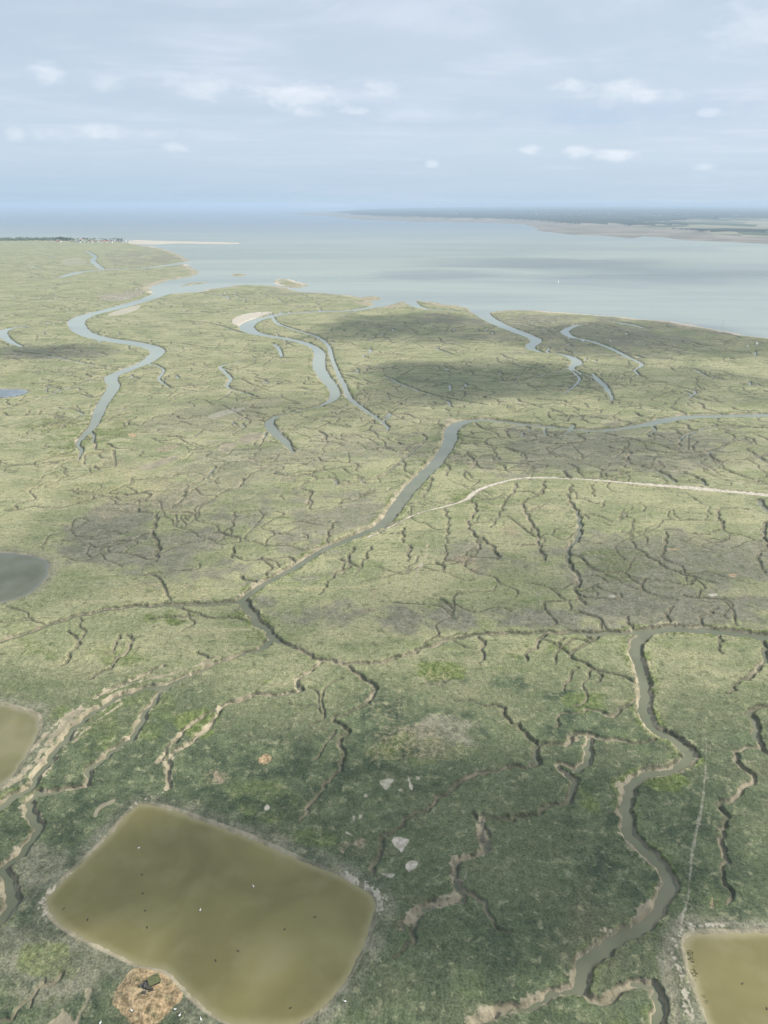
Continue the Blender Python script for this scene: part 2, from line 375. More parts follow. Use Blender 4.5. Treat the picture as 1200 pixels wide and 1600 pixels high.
# ---- channels and creeks: x,y in photo pixels, width in metres
CREEKS = [
 "440,430,190 400,436,160 340,442,130 290,449,100 260,456,80 225,468,60 175,482,55 135,492,52 119,502,50 128,517,45 155,527,45 200,534,48 235,541,42 246,549,36 230,563,32 200,576,30 174,587,28 177,602,24 170,615,22 157,635,20 147,660,15 132,678,11 122,690,8 125,705,5 122,718,3",
 "150,494,10 130,498,9 90,502,9 40,508,14 12,513,30 2,520,30 15,532,20 34,541,10",
 "340,405,200 310,408,150 270,413,90 230,418,60 180,420,60 130,424,60 105,430,50 85,434,20 30,433,8",
 "160,420,30 145,408,35 148,400,30 135,392,25",
 "640,460,120 620,466,90 595,476,50 550,484,40 500,486,36 450,489,36 425,493,36 398,500,40 385,510,45 400,520,36 435,526,28 465,532,28 490,541,22 499,552,28 498,570,30 507,588,26 522,607,22 520,622,17 500,632,10 460,642,8 430,650,10 421,660,16 430,675,17 445,687,14 456,705,5",
 "425,494,10 435,505,12 470,517,12 495,525,12 512,538,11 519,560,10 527,580,11 537,600,11 546,620,12 567,637,10 600,660,7 606,672,4",
 "425,535,7 435,543,9 440,556,9", "430,552,4 400,559,5 370,564,6 345,571,8 352,581,9 360,591,9 355,603,7 380,612,6 404,620,4",
 "238,567,5 255,577,7 248,590,7 258,600,5 270,606,3",
 "742,470,120 745,478,80 752,488,55 765,498,45 790,510,40 822,522,36 838,531,32 828,541,26 845,549,12 870,551,14 893,557,22 902,566,24 893,573,14 905,580,6 930,590,6 950,610,5 960,625,4",
 "965,512,6 935,506,12 903,507,20 883,516,24 893,525,22 920,531,18 950,541,16 980,556,14 1003,568,10 992,578,6 1010,592,4",
 "950,500,10 960,502,20 985,506,24 1012,513,12", "632,466,60 640,470,50 652,478,35 680,483,25 740,487,20",
 "1900,640,28 1600,652,27 1330,647,26 1230,647,26 1150,648,24 1075,650,26 1035,656,26 1000,664,20 960,669,16 920,671,14 850,665,14 790,658,18 745,655,20 717,660,22 705,672,22 702,690,20 682,720,19 652,750,18 630,775,17 610,803,15 590,822,13 550,838,11 500,860,10 450,890,9.5 400,917,9 377,936,8",
 "377,936,9 388,950,8 400,968,8 420,985,7 430,997,5.5 440,1003,4",
 "436,999,4 465,1013,3.4 500,1029,3.2 550,1036,3 600,1032,3.2 650,1016,3.5 700,1000,3.5 750,990,4 850,987,4.5 950,988,5.5 1000,986,8 1050,981,11 1100,983,11 1150,988,10 1300,1006,10 1450,1030,10 1650,1040,10 1900,1090,10",
 "1010,986,11 995,1002,10.5 993,1020,10 1003,1050,9.5 1008,1080,8.5 1006,1110,8.5 1025,1138,8 1058,1155,8 1076,1178,8.5 1060,1197,7 1015,1206,6 987,1222,6 980,1250,6 981,1290,5.6 1000,1318,5.6 1030,1345,6 1044,1378,6 1030,1415,5.6 1000,1447,5.2 950,1472,5.2 922,1497,6 906,1528,6 895,1543,4.4 840,1561,4 800,1573,3.5 765,1583,3.3 735,1600,3 700,1630,3",
 "900,1543,3.5 935,1558,3 970,1550,3.4 995,1534,3.8 1022,1536,3.8 1033,1560,4.5 1025,1600,5 1030,1650,5",
 "377,936,6 350,941,5.5 250,945,5 200,947,4.8 150,955,4.6 100,967,4.6 50,985,5 -20,1008,5",
 "430,997,6 400,1014,5 350,1030,4.5 300,1052,4.5 262,1068,5 215,1077,4.8 175,1092,4.8 130,1122,5 95,1160,5 70,1195,5 40,1232,5 -10,1262,7 -60,1290,7",
 "255,1038,2.5 220,1055,3.5 180,1072,3.5 150,1087,3",
 "258,1072,4 240,1093,4.3 221,1120,4.6 210,1146,4.6 172,1174,4.6 142,1200,4.6 132,1226,4 100,1232,4 60,1236,5",
 "60,1236,4 42,1255,5 57,1282,5 55,1305,5 30,1330,5 5,1355,5 10,1375,5.5 20,1400,6 0,1432,6 -20,1450,6",
 "500,1031,2.5 486,1048,3.5 466,1058,3.5 465,1080,4.3 430,1083,3.5 390,1087,3 345,1104,3.3 336,1122,3 308,1150,3.3 270,1177,3.8 260,1196,3.3 264,1214,3 259,1232,2",
 "345,1104,2 305,1125,2.5 280,1147,2.5 262,1170,2 245,1190,2",
 "540,1036,2.5 556,1052,3 582,1070,4 575,1095,3 550,1110,2.5 520,1121,2.5 542,1138,3 530,1162,3 538,1186,2.5 512,1220,2 482,1260,2 466,1285,1",
 "580,1368,2.4 590,1335,2.5 600,1310,2.5 628,1285,2 690,1245,2.5 720,1219,3 765,1203,2.5 832,1193,3.5 838,1175,4 830,1152,3 802,1130,2.5 780,1104,2.5 750,1098,1.5 715,1095,1",
 "838,1163,2.5 880,1160,3 900,1148,3.5 925,1147,3.5 962,1157,3 1022,1157,2",
 "920,1150,4 918,1180,5 902,1200,4 873,1193,3 896,1220,4.5 892,1242,4 868,1257,3 822,1271,2.5 800,1282,2 775,1274,1.5 755,1272,2.5 749,1295,3 760,1320,4 745,1337,3 710,1343,4 712,1370,4 720,1393,4 700,1408,3.5 665,1415,4 640,1435,3.5 628,1450,2.5",
 "650,1432,3 648,1455,2.5 640,1470,2 620,1500,1",
 "727,1385,2 745,1398,2 756,1420,2 772,1435,1.6 795,1457,1",
 "1000,1088,2 985,1097,2.5 958,1116,3 920,1109,1.5 873,1118,1.5 870,1134,2",
 "935,1050,2 938,1062,2 932,1066,1.5", "903,1043,1.6 890,1055,2 878,1080,1.6", "1192,1000,3 1196,1025,4 1172,1055,3.5 1155,1065,2 1135,1084,1.5",
 "1124,988,2 1126,1018,1.5", "750,992,2 756,1010,2.4 750,1040,1", "850,990,3 842,1002,3 825,1020,2 820,1030,1.5", "878,995,1.5 872,1015,1.8 865,1038,1",
 "1260,1112,3 1178,1104,4 1181,1135,4.5 1184,1160,4 1205,1178,3", "1190,1168,2 1150,1172,2.5 1152,1190,3 1171,1205,3 1171,1225,3 1142,1245,3 1122,1260,2.5 1136,1278,3 1126,1300,2.5 1134,1335,2.5 1129,1352,2 1137,1385,2 1140,1415,1.5",
 "893,757,3 888,778,3 901,797,4 906,815,4.5 902,840,5 888,855,4.5 890,880,4 905,905,4 899,922,3 913,942,2.5", "905,930,2 935,934,2 962,935,2.5 970,928,1.5",
 "737,781,3 744,796,3 731,814,3 738,832,3.5 768,852,3 780,874,2.5", "808,752,2.5 803,766,3 790,780,2.5 781,802,2 767,823,1.5",
 "850,750,2.5 846,770,3 818,783,3 825,808,3.5 840,832,3 842,852,3 854,876,2.5", "694,794,2 700,815,2.4 698,840,1.5 694,866,1", "630,825,2.5 630,847,2", "641,850,3 637,877,2", "925,757,2 927,775,1.5",
 "1185,780,6 1197,795,6 1215,805,5", "1170,795,2 1128,793,2.5 1122,806,3 1130,822,3 1105,833,2.5 1070,833,1.5", "1042,832,1.5 1040,842,2.5 1035,875,1.5",
 "989,810,1.5 988,848,2 1012,868,2 1050,890,2 1084,901,2.5 1076,912,2 1040,907,1.5 1008,904,2 1003,922,2", "1196,815,4 1193,835,4 1200,855,3 1184,868,2.5 1195,895,2",
 "1052,948,1.5 1042,955,2 1044,972,2.4", "1120,950,2 1098,966,2.4 1094,974,2.5", "980,965,1.6 988,982,2.4", "945,783,1.5 938,795,1.5",
 "553,855,2.5 545,870,2.5 535,886,2 515,905,2 501,928,1.5", "580,853,2 568,875,2 557,895,1.5", "522,815,2 513,832,2 511,850,2.5",
 "245,800,2 243,818,3 238,832,3 247,850,3.5 243,876,3", "292,757,2 287,775,2.5", "367,800,2 360,830,1.5 345,842,1.5", "365,855,2.5 362,872,2",
 "660,678,3 664,686,4 632,714,4 600,740,3.5 560,752,3.5 530,755,4.5 518,746,4.5 490,750,3 455,765,2",
 "600,586,5 640,604,5.5 680,617,5.5 705,622,5 760,632,4", "600,540,4 650,525,6 700,517,8 765,511,7", "765,596,5 820,592,6 866,580,7 895,572,8", "890,575,5 905,592,5 880,615,4",
 "925,582,6 950,605,5 955,630,4", "1035,570,5 1080,575,5 1115,590,7 1150,592,4", "1040,600,4 1085,610,5 1075,620,4", "1060,612,4 1105,625,5 1130,628,4",
 "1200,668,5 1120,665,6 1075,677,5 1060,690,4 1063,698,4", "895,662,6 890,672,5 862,682,4 820,690,3", "740,660,4 752,668,4 772,675,3 780,683,3", "850,668,5 852,680,4",
 "985,705,4 978,720,4 1000,728,5 1035,738,5 1055,752,5", "1070,737,4 1095,748,4 1102,757,5", "1125,730,3 1165,745,4 1195,755,4", "1165,700,3 1200,722,5",
 "706,708,3 735,712,4 740,728,3", "770,700,3 778,716,3 795,720,2", "880,735,3 890,746,4", "690,722,3 702,730,3 695,742,2", "675,745,3 668,765,2.5 660,775,2",
 "105,985,2 125,1000,2", "122,967,1.5 130,990,2 118,1010,2.5 98,1040,1.5", "200,990,2.5 205,1005,3 182,1030,3 165,1045,2 140,1060,1.5", "185,992,2 180,1008,2.5 165,1020,2",
 "50,1565,1 62,1545,1.6 78,1537,1.5 88,1528,2", "-20,1600,1 27,1583,1.3 40,1563,1.6 62,1540,1.6", "230,965,2 300,962,2.5 380,966,2", "310,1018,2 330,1028,1.6",
 "0,395,20 60,398,14 95,405,10", "0,412,12 40,414,10 70,421,10", "0,470,8 60,462,8 110,466,10", "0,485,8 50,483,8 90,478,8 150,476,8", "20,548,6 80,556,8 150,570,6 190,574,6", "0,640,6 60,622,6 120,600,6 165,586,5",
 "300,455,10 350,462,12 440,466,12 530,470,12", "280,500,6 330,505,6 380,520,6", "260,480,8 330,478,8 400,476,8 470,478,10",
]
SANDY = [  # pale mud and scree strips along the banks first
 ("430,999,5 400,1014,6 350,1030,7 300,1052,7 262,1068,8 215,1077,10 175,1092,11 130,1122,12 95,1160,12 70,1195,11 40,1232,10 -10,1262,9", 'pale', 1.0),
 ("258,1072,6 240,1093,6.5 221,1120,7 210,1146,7 172,1174,7 142,1200,7 132,1226,6 100,1232,6 60,1236,7 42,1255,8 57,1282,8 55,1305,8 30,1330,8 5,1355,8 10,1375,9 20,1400,9 0,1432,9", 'pale', 1.0),
 ("255,1038,3 220,1055,4.5 180,1072,5 150,1087,5", 'pale', 1.0), ("10,1215,4 55,1165,5 100,1122,5 150,1090,5 210,1067,4 290,1046,4 340,1026,3", 'pale', .9), ("60,1218,3 100,1175,4 140,1135,4 190,1100,4", 'pale', .8), ("-10,1240,5 30,1215,5 62,1180,5 92,1140,6 125,1108,6", 'pale', .9),
 ("500,1031,4 486,1048,5 466,1058,5 465,1080,6 430,1083,5 390,1087,4.5 345,1104,5 336,1122,4.5 308,1150,5 270,1177,5.5 260,1196,5 264,1214,5 259,1232,4", 'pale', .9),
 ("345,1104,3 305,1125,4 280,1147,4 262,1170,3.5 245,1190,3", 'pale', .8),
 ("990,1000,9 986,1020,9 997,1050,8 1000,1080,8 998,1110,8", 'pale', .75), ("1060,1199,10 1015,1208,9 984,1222,10 975,1250,11 975,1290,10 994,1320,10 1026,1347,9 1040,1378,9 1025,1415,9 995,1447,10 947,1472,10 917,1497,10 900,1528,10 890,1543,8 840,1561,8 800,1573,8 765,1583,7 735,1600,7", 'pale', .95),
 ("895,1543,7 935,1558,5 970,1550,5 995,1534,6 1022,1536,6 1033,1560,6", 'pale', .8),
 ("705,655,20 698,672,18 695,690,18 675,720,17 645,750,17 622,775,17 603,803,16 582,822,15 545,838,14 495,860,12 445,890,12 395,917,12 372,936,11", 'pale', .8),
 ("377,936,9 350,941,7 250,945,7 200,947,7 150,955,7 100,967,7 50,985,8 -20,1008,8", 'pale', .7),
 ("436,999,6 465,1013,6 500,1029,6 550,1036,5 600,1032,5 650,1016,5 700,1000,5 750,990,5 850,987,5 950,986,5 990,983,6", 'pale', .65),
 ("377,938,15 388,950,14 400,968,13 420,985,13 430,999,9", 'pale', .6),
 ("830,1194,5 838,1175,6 880,1162,5 905,1150,6 930,1150,6 918,1180,7 902,1200,6 873,1194,5 896,1220,6 890,1242,5", 'pale', .6), ("755,1272,4 749,1295,5 760,1320,6 745,1337,5 710,1343,6 712,1370,6 720,1393,6 700,1408,6 665,1415,7 640,1435,6 628,1450,5", 'pale', .9),
 ("893,757,5 888,778,5 899,797,6 902,815,6 898,840,7 884,855,7 886,880,6 902,905,5", 'pale', .55), ("668,845,3 665,870,5 652,890,6 650,915,4", 'pale', .8),
 ("660,678,6 660,690,7 628,716,7 598,742,6 560,754,6", 'pale', .5),
 ("1150,646,34 1075,648,34 1035,654,34 1000,663,30 960,667,26 850,662,22 790,656,24 745,653,26", 'pale', .5),
 ("305,455,70 225,474,80 165,486,66 125,505,62 160,530,60 235,545,50", 'pale', .45), ("395,497,60 378,508,60 398,522,50", 'pale', .6), ("500,540,36 502,552,44 505,572,44 515,590,38", 'pale', .5),
  # dry pale sandy beds and scree: polyline, mask, strength
 ("575,838,2.5 600,827,2 650,802,2.5 700,789,3.5 728,779,5 748,764,6 785,752,6 820,746,5 900,747,5 1000,755,7 1100,763,12 1150,768,10 1300,782,9", 'sand', 1.0),
 ("1128,1446,3 1100,1446,3 1070,1452,5 1056,1470,5 1057,1500,6 1068,1540,5 1080,1610,5 1090,1660,5", 'scree', 1.0),
 ("262,1232,3 238,1245,4 215,1254,5 190,1276,3", 'scree', 0.9), ("510,1363,4 550,1373,6 590,1398,7 592,1430,3", 'scree', 1.0), ("130,1350,2 90,1385,5 68,1410,6 72,1440,3", 'scree', 0.9),
 ("1104,1160,1.6 1101,1220,2.2 1095,1270,2.2 1082,1330,2 1075,1400,2 1062,1450,2.5", 'track', 0.9), ("1108,1165,1.0 1106,1220,1.2 1100,1280,1.2 1090,1320,1", 'track', 0.7),
 ("600,722,3 500,757,4 400,782,5 300,803,5 245,817,5 200,832,5 160,850,5 110,887,5 60,928,4", 'track', 0.55), ("665,690,4 640,712,5 600,735,5 560,748,4", 'track', 0.5),
 ("668,845,2 665,870,4 652,890,5 650,915,2", 'scree', 0.8), ("240,820,3 244,850,1", 'scree', 0.6),
 ("170,462,30 200,466,25 150,470,20", 'sand', 0.5),
 ("0,372,6 30,371,5", 'track', .1),
 ("900,1215,2 905,1240,1.5 912,1260,1", 'track', .6), ("842,1320,1 870,1350,1.4 850,1400,1.2", 'track', .5), ("930,1240,1 915,1290,1", 'track', .5),
 ("620,1120,1 610,1060,1.5 625,1045,1", 'track', .5), ("1190,1450,4 1130,1445,5 1070,1440,6 1040,1500,6 1050,1560,6 1060,1640,6", 'bare', .9),
 ("575,1300,1.5 580,1330,1.5 568,1350,1", 'scree', .6), ("475,1360,5 520,1375,5", 'bare', .6),
]
H = np.zeros((NR, NC)); NEARB = np.zeros((NR, NC), np.float32)
rng = np.random.RandomState(11)


def resample(pts, wiggle=0.0, closed=False):
    """photo-pixel points -> smooth metric polyline (X, Y, w)"""
    a = np.array(pts, float); X, Y = ground_xy(a[:, 0], a[:, 1]); w_ = a[:, 2]
    p = np.stack([X, Y, w_], 1)
    q = np.vstack([2 * p[0] - p[1], p, 2 * p[-1] - p[-2]])
    out_ = []
    for i in range(1, len(q) - 2):
        p0, p1, p2, p3 = q[i - 1], q[i], q[i + 1], q[i + 2]
        L = np.hypot(*(p2 - p1)[:2]); stepm = max(2.2, 0.5 * (p1[2] + p2[2]) * 0.5, p1[1] * 0.005)
        n = int(min(max(2, L / stepm), 40))
        for t in np.arange(n) / n:
            out_.append(0.5 * ((2 * p1) + (p2 - p0) * t + (2 * p0 - 5 * p1 + 4 * p2 - p3) * t ** 2 + (3 * p1 - p0 - 3 * p2 + p3) * t ** 3))
    out_.append(p[-1]); o = np.array(out_); o[:, 2] = np.maximum(o[:, 2], 0.8)
    if wiggle:
        s = np.cumsum(np.r_[0, np.hypot(np.diff(o[:, 0]), np.diff(o[:, 1]))])
        ph = rng.rand(4) * 6.28
        amp = wiggle * np.clip(1.6 - o[:, 2] * 0.11, 0.35, 1.3)
        wl = np.maximum(o[:, 2].mean() * 3.2, 19)
        o[:, 0] += amp * (np.sin(s / wl * 6.28 + ph[0]) + 0.6 * np.sin(s / wl * 13.7 + ph[1]))
        o[:, 1] += amp * (np.sin(s / wl * 5.1 + ph[2]) + 0.6 * np.sin(s / wl * 15.1 + ph[3]))
    return o


def seg_box(x0, y0, x1, y1, m):
    xa, xb = min(x0, x1) - m, max(x0, x1) + m; ya, yb = max(min(y0, y1) - m, 30), max(y0, y1) + m
    cx, cy = to_px(np.array([xa, xb, xa, xb]), np.array([ya, ya, yb, yb]))
    c0, c1 = np.searchsorted(cols, [cx.min(), cx.max()]); r0, r1 = np.searchsorted(rows, [cy.min(), cy.max()])
    return slice(max(r0 - 1, 0), min(r1 + 1, NR)), slice(max(c0 - 1, 0), min(c1 + 1, NC))


def depth_of(w_):
    return min(0.75 * w_ + 0.55, 3.7)


def thin(o):
    """traced widths run bank to bank for small creeks; water to water for the large ones"""
    o = o.copy(); k = np.clip((o[:, 2] - 4.0) / 4.0, 0, 1)
    o[:, 2] = o[:, 2] * (0.52 + 0.40 * k)
    return o


def carve(o, levee=True):
    for i in range(len(o) - 1):
        x0, y0, w0 = o[i]; x1, y1, w1 = o[i + 1]
        wm = max(w0, w1); dm = depth_of(0.5 * (w0 + w1)); kb = min(max((0.5 * (w0 + w1) - 3.2) / 1.8, 0), 1); bw = dm * (0.55 + 0.65 * kb) + 0.25 + y0 * 0.0005
        m = wm / 2 + bw * 1.2 + (9 + wm * 0.3 if levee else 2.5)
        sl = seg_box(x0, y0, x1, y1, m)
        gx = GX[sl]; gy = GY[sl]
        if gx.size == 0: continue
        ex, ey = x1 - x0, y1 - y0; L2 = ex * ex + ey * ey + 1e-9
        t = np.clip(((gx - x0) * ex + (gy - y0) * ey) / L2, 0, 1)
        d = np.hypot(gx - x0 - t * ex, gy - y0 - t * ey) + rag_s[sl] * min(0.8 + wm * 0.22, 4.5)
        hw = np.maximum(0.5 * (w0 + (w1 - w0) * t) * (1 + 0.5 * rag[sl] * (1 - kb)) - 0.62 * bw * kb, 0.2 - 0.45 * bw * kb)
        s = np.clip((hw + bw - d) / bw, 0, 1)
        H[sl] = np.maximum(H[sl], dm * (s ** 0.8) + 0.25 * s * np.clip(1 - d / (hw + .1), 0, 1))
        if levee:
            lev = np.clip(1 - (d - hw - bw * 0.8) / (5.0 + wm * 0.3), 0, 1)
            A['levee'][sl] = np.maximum(A['levee'][sl], lev * min(1, wm / 8))
        NEARB[sl] = np.maximum(NEARB[sl], np.clip((hw + bw * 1.08 - d) / bw, 0, 1) * min(1.0, 0.12 + wm / 8))


for s in CREEKS:
    carve(thin(resample(P(s), 1.0)))
main_H = H.copy()
pondmask = np.zeros((NR, NC), bool)
for (sl, s_) in PSD:
    pondmask[sl] |= s_ > -12
sl = box_of(MOUND, 2); pondmask[sl] |= inside(MOUND, PX[sl], PY[sl])


def idx(X, Y):
    px_, py_ = to_px(X, Y)
    return int(np.searchsorted(rows, py_)), int(np.searchsorted(cols, px_))


def walker(x, y, hd, w0, length, child=0.0, first=True, wob=0.36):
    """one meandering tidal creek, tapering inland"""
    pts = [(x, y, w0)]; L = 0; turn = rng.randn() * 0.2; stepm = max(2.6, w0 * 1.5)
    h0 = hd
    while L < length:
        turn = turn * 0.7 + rng.randn() * wob
        hd = hd + turn * 0.75; hd = min(max(hd + (h0 - hd) * 0.13, h0 - 1.05), h0 + 1.05)
        x += math.cos(hd) * stepm; y += math.sin(hd) * stepm; L += stepm
        if y < 120: break
        r_, c_ = idx(x, y)
        if not (5 < r_ < NR - 5 and 5 < c_ < NC - 5): break
        if pondmask[r_, c_] or sdm[r_, c_] < 25: break
        if L > 5 * stepm + w0 * 2 and H[r_, c_] > 0.3: break
        wd = w0 * (1 - 0.75 * L / length)
        pts.append((x, y, max(wd, 0.7)))
        if first and rng.rand() < child:
            sgn = rng.choice((-1, 1))
            walker(x, y, hd + sgn * (0.7 + 0.6 * rng.rand()), wd * 0.7, length * (0.25 + 0.35 * rng.rand()), 0, False, wob)
    if len(pts) > 3:
        carve(np.array(pts), levee=w0 > 3.5)


# tributaries from the traced channels
for s in CREEKS:
    o = resample(P(s)); n = len(o); acc = 0; gap = 40
    for i in range(1, n - 1):
        seg = math.hypot(o[i, 0] - o[i - 1, 0], o[i, 1] - o[i - 1, 1]); acc += seg
        Dm = o[i, 1]
        if Dm < 440 or Dm > 4200: continue
        dens = 190 if Dm < 520 else (75 if Dm < 900 else 42)
        if acc > dens * (0.5 + rng.rand()) and o[i, 2] > 2.0:
            acc = 0
            hd = math.atan2(o[i + 1, 1] - o[i - 1, 1], o[i + 1, 0] - o[i - 1, 0]) + rng.choice((-1, 1)) * (1.2 + 0.5 * rng.rand())
            f = 1 + Dm / 650
            walker(o[i, 0], o[i, 1], hd, min(o[i, 2] * .4, (0.45 + 0.75 * rng.rand()) * f), (45 + 110 * rng.rand() ** 1.4) * (1 + Dm / 1100), 0.09)
# free-standing creeks over the open marsh
for (xa, xb, ya, yb, n, wl) in [(0, 1200, 385, 450, 90, 1.5), (0, 600, 450, 560, 90, 1.3), (560, 1200, 495, 650, 150, 1.3), (0, 620, 560, 700, 80, 1.1),
                               (700, 1200, 660, 745, 45, 1.0), (0, 600, 700, 900, 45, 0.7), (620, 1200, 800, 960, 12, 0.7), (0, 420, 1000, 1250, 3, 0.5), (480, 1200, 1040, 1300, 4, 0.4)]:
    for _ in range(n):
        x, y = rng.uniform(xa, xb), rng.uniform(ya, yb)
        X, Y = ground_xy(x, y); X = float(X); Y = float(Y)
        r_, c_ = idx(X, Y)
        if pondmask[r_, c_] or sdm[r_, c_] < 40 or H[r_, c_] > 0.3: continue
        f = 1 + Y / 650
        hd = (rng.randn() * 0.45 - 0.95) if x > 600 else (rng.randn() * 0.5 + rng.choice((0.35, -0.9)))
        walker(X, Y, hd, (0.4 + 0.7 * rng.rand()) * f, (50 + 120 * rng.rand()) * wl * (1 + Y / 1100), 0.09)

# coats of sand, scree, wheel tracks laid along polylines
CO = {'pale': np.zeros((NR, NC), np.float32), 'scree': np.zeros((NR, NC), np.float32), 'track': np.zeros((NR, NC), np.float32), 'sand': np.zeros((NR, NC), np.float32), 'bare': np.zeros((NR, NC), np.float32)}
for s, kd, st in SANDY:
    o = resample(P(s), 0.1)
    for i in range(len(o) - 1):
        x0, y0, w0 = o[i]; x1, y1, w1 = o[i + 1]; m = max(w0, w1) * (2.2 if kd == 'scree' else 1.1) + 2
        sl = seg_box(x0, y0, x1, y1, m); gx = GX[sl]; gy = GY[sl]
        if gx.size == 0: continue
        ex, ey = x1 - x0, y1 - y0; t = np.clip(((gx - x0) * ex + (gy - y0) * ey) / (ex * ex + ey * ey + 1e-9), 0, 1)
        d = np.hypot(gx - x0 - t * ex, gy - y0 - t * ey) + rag_s[sl] * min(2.0, w0); hw = 0.5 * (w0 + (w1 - w0) * t)
        soft = {'pale': 1.2, 'scree': 2.0, 'track': 1.0, 'sand': .35, 'bare': 1.0}[kd]
        v = np.clip((hw * (1 + soft * .5) - d) / (hw * soft + .3), 0, 1) * st
        CO[kd][sl] = np.maximum(CO[kd][sl], v)
        if kd == 'sand':
            H[sl] = np.maximum(H[sl], 0.9 * np.clip((hw + 1.2 - d) / 1.2, 0, 1))
A['sand'] = np.maximum(A['sand'], CO['sand'] * (0.65 + 0.5 * fbm(GX, GY, 8, 2, 61)))
grain = fbm(GX, GY, 1.1, 2, 71)
streak = fbm(GX * 2.2, GY * 0.35, 2.5, 2, 73)
A['sand'] = np.maximum(A['sand'], sstep(0.42, 0.62, 0.5 * grain + 0.5 * streak + (CO['scree'] - 0.75) * 0.6) * (CO['scree'] > 0.02) * 0.62)
pn = fbm(GX, GY, 9, 4, 75)
A['mud'] = np.maximum(A['mud'], sstep(0.36, 0.60, 0.42 * pn + 0.33 * fbm(GX, GY, 3, 2, 76) + 0.25 * grain + (CO['pale'] - 0.75) * 0.42) * (CO['pale'] > 0.03) * 0.9)
A['grey'] = np.maximum(A['grey'], CO['bare']); A['sand'] = np.maximum(A['sand'], CO['track'] * 0.5 * (0.7 + 0.6 * grain))

# apply the carving
land = sstep(0, 20, sdm)
Z = Z - H * (land * 0.85 + 0.15)
rough = A['levee'] * np.clip((LOD - 250) / 300, 0, 1)
Z += rough * (vnoise(GX, GY, 1.7, 91) - 0.35) * 1.5 * (1 - sstep(1.2, 2.3, H)) + rough * 0.15
MUDP = sstep(0.15, 0.55, H + (rag_s + 0.1) * 0.5) * np.clip(NEARB * 2.2, 0, 1)
A['mud'] = np.maximum(A['mud'], (MUDP * (0.1 + 0.8 * sstep(0.38, 0.66, fbm(GX, GY, 22, 3, 95)) + 0.35 * (H > 2.2))).clip(0, 1).astype(np.float32))
A['bed'] = (sstep(0.25, 0.9, H)).astype(np.float32)
deepmud = np.clip((H - 1.2) / 2.0, 0, 1)
A['wet'] = np.maximum(A['wet'], deepmud.astype(np.float32))

# broad vegetation zones: x, y, rx, ry, mask, strength
ZONES = [(760, 1330, 520, 260, 'deep', 1.0), (150, 1330, 330, 200, 'deep', .8), (60, 1480, 220, 160, 'deep', .7), (300, 1150, 260, 70, 'deep', .35), (1130, 1150, 160, 260, 'deep', .30), (1130, 1330, 110, 160, 'deep', .30), (700, 1480, 200, 150, 'deep', .8), (850, 1250, 200, 160, 'deep', .5),
 (700, 1030, 400, 50, 'deep', .4), (1130, 1060, 110, 90, 'deep', .35),
 (300, 840, 260, 60, 'grey', .75), (420, 720, 220, 60, 'grey', .5), (900, 700, 320, 45, 'grey', .6), (950, 900, 330, 70, 'grey', .6), (720, 965, 420, 30, 'grey', .9), (1100, 880, 130, 80, 'grey', .4), (500, 820, 130, 70, 'grey', .6), (330, 640, 120, 50, 'grey', .4), (100, 550, 120, 14, 'grey', .6),
 (950, 520, 260, 40, 'grey', .6), (830, 500, 160, 16, 'grey', .8), (230, 405, 80, 14, 'grey', .6), (500, 455, 110, 9, 'grey', .6), (80, 1450, 90, 110, 'grey', .5), (700, 1160, 60, 40, 'grey', .7), (640, 640, 200, 60, 'grey', .25), (1120, 1480, 60, 60, 'grey', .2),
 (440, 1058, 40, 22, 'lush', 1), (180, 1120, 90, 60, 'lush', .55), (250, 965, 160, 14, 'lush', .9), (60, 1010, 60, 20, 'lush', .6), (160, 1020, 90, 22, 'lush', .6), (310, 1130, 30, 22, 'lush', .9), (400, 990, 60, 12, 'lush', .6), (860, 1220, 70, 60, 'lush', .6), (1000, 1100, 60, 80, 'lush', .35), (680, 1045, 60, 16, 'lush', .9), (820, 1010, 60, 22, 'lush', .8), (940, 1095, 50, 20, 'lush', .7), (1030, 1220, 90, 18, 'lush', .8),
 (120, 680, 90, 25, 'lush', .7), (300, 740, 180, 16, 'lush', .4), (60, 600, 80, 20, 'lush', .5), (260, 700, 150, 20, 'lush', .35), (980, 800, 120, 30, 'lush', .35), (700, 820, 90, 30, 'lush', .3), (940, 880, 70, 22, 'lush', .6), (680, 1180, 90, 30, 'lush', .6), (420, 1250, 80, 30, 'lush', .5), (500, 1310, 40, 20, 'lush', .6), (800, 1530, 200, 60, 'lush', .4), (940, 1580, 120, 40, 'lush', .5), (70, 1500, 40, 30, 'lush', .6), (1150, 1400, 90, 60, 'lush', .4), (1050, 1020, 60, 40, 'lush', .4), (740, 780, 70, 14, 'lush', .7),
 (585, 945, 32, 45, 'red', .85), (600, 900, 25, 20, 'red', .5), (728, 890, 26, 20, 'red', .8), (795, 828, 18, 12, 'red', .7), (650, 940, 30, 40, 'red', .4), (835, 800, 50, 25, 'red', .45), (1010, 785, 30, 12, 'red', .6), (975, 810, 20, 12, 'red', .5), (640, 1165, 60, 40, 'red', .5), (615, 1120, 30, 50, 'red', .4), (680, 1060, 25, 16, 'red', .5), (175, 912, 40, 12, 'red', .5), (340, 1215, 18, 10, 'red', .5), (700, 960, 60, 20, 'red', .25),
 (400, 600, 400, 130, 'straw', .28), (150, 760, 200, 50, 'straw', .35), (500, 520, 300, 50, 'straw', .25), (240, 430, 160, 24, 'straw', .28), (1000, 690, 200, 20, 'straw', .1), (850, 850, 300, 80, 'straw', .18), (660, 1160, 55, 30, 'straw', .12), (600, 1080, 40, 60, 'straw', .2), (400, 480, 120, 12, 'straw', .3), (20, 430, 60, 20, 'straw', .3), (160, 925, 160, 20, 'straw', .35)]
zn = fbm(GX, GY, 70, 4, 101); zn2 = fbm(GX, GY, 16, 3, 103)
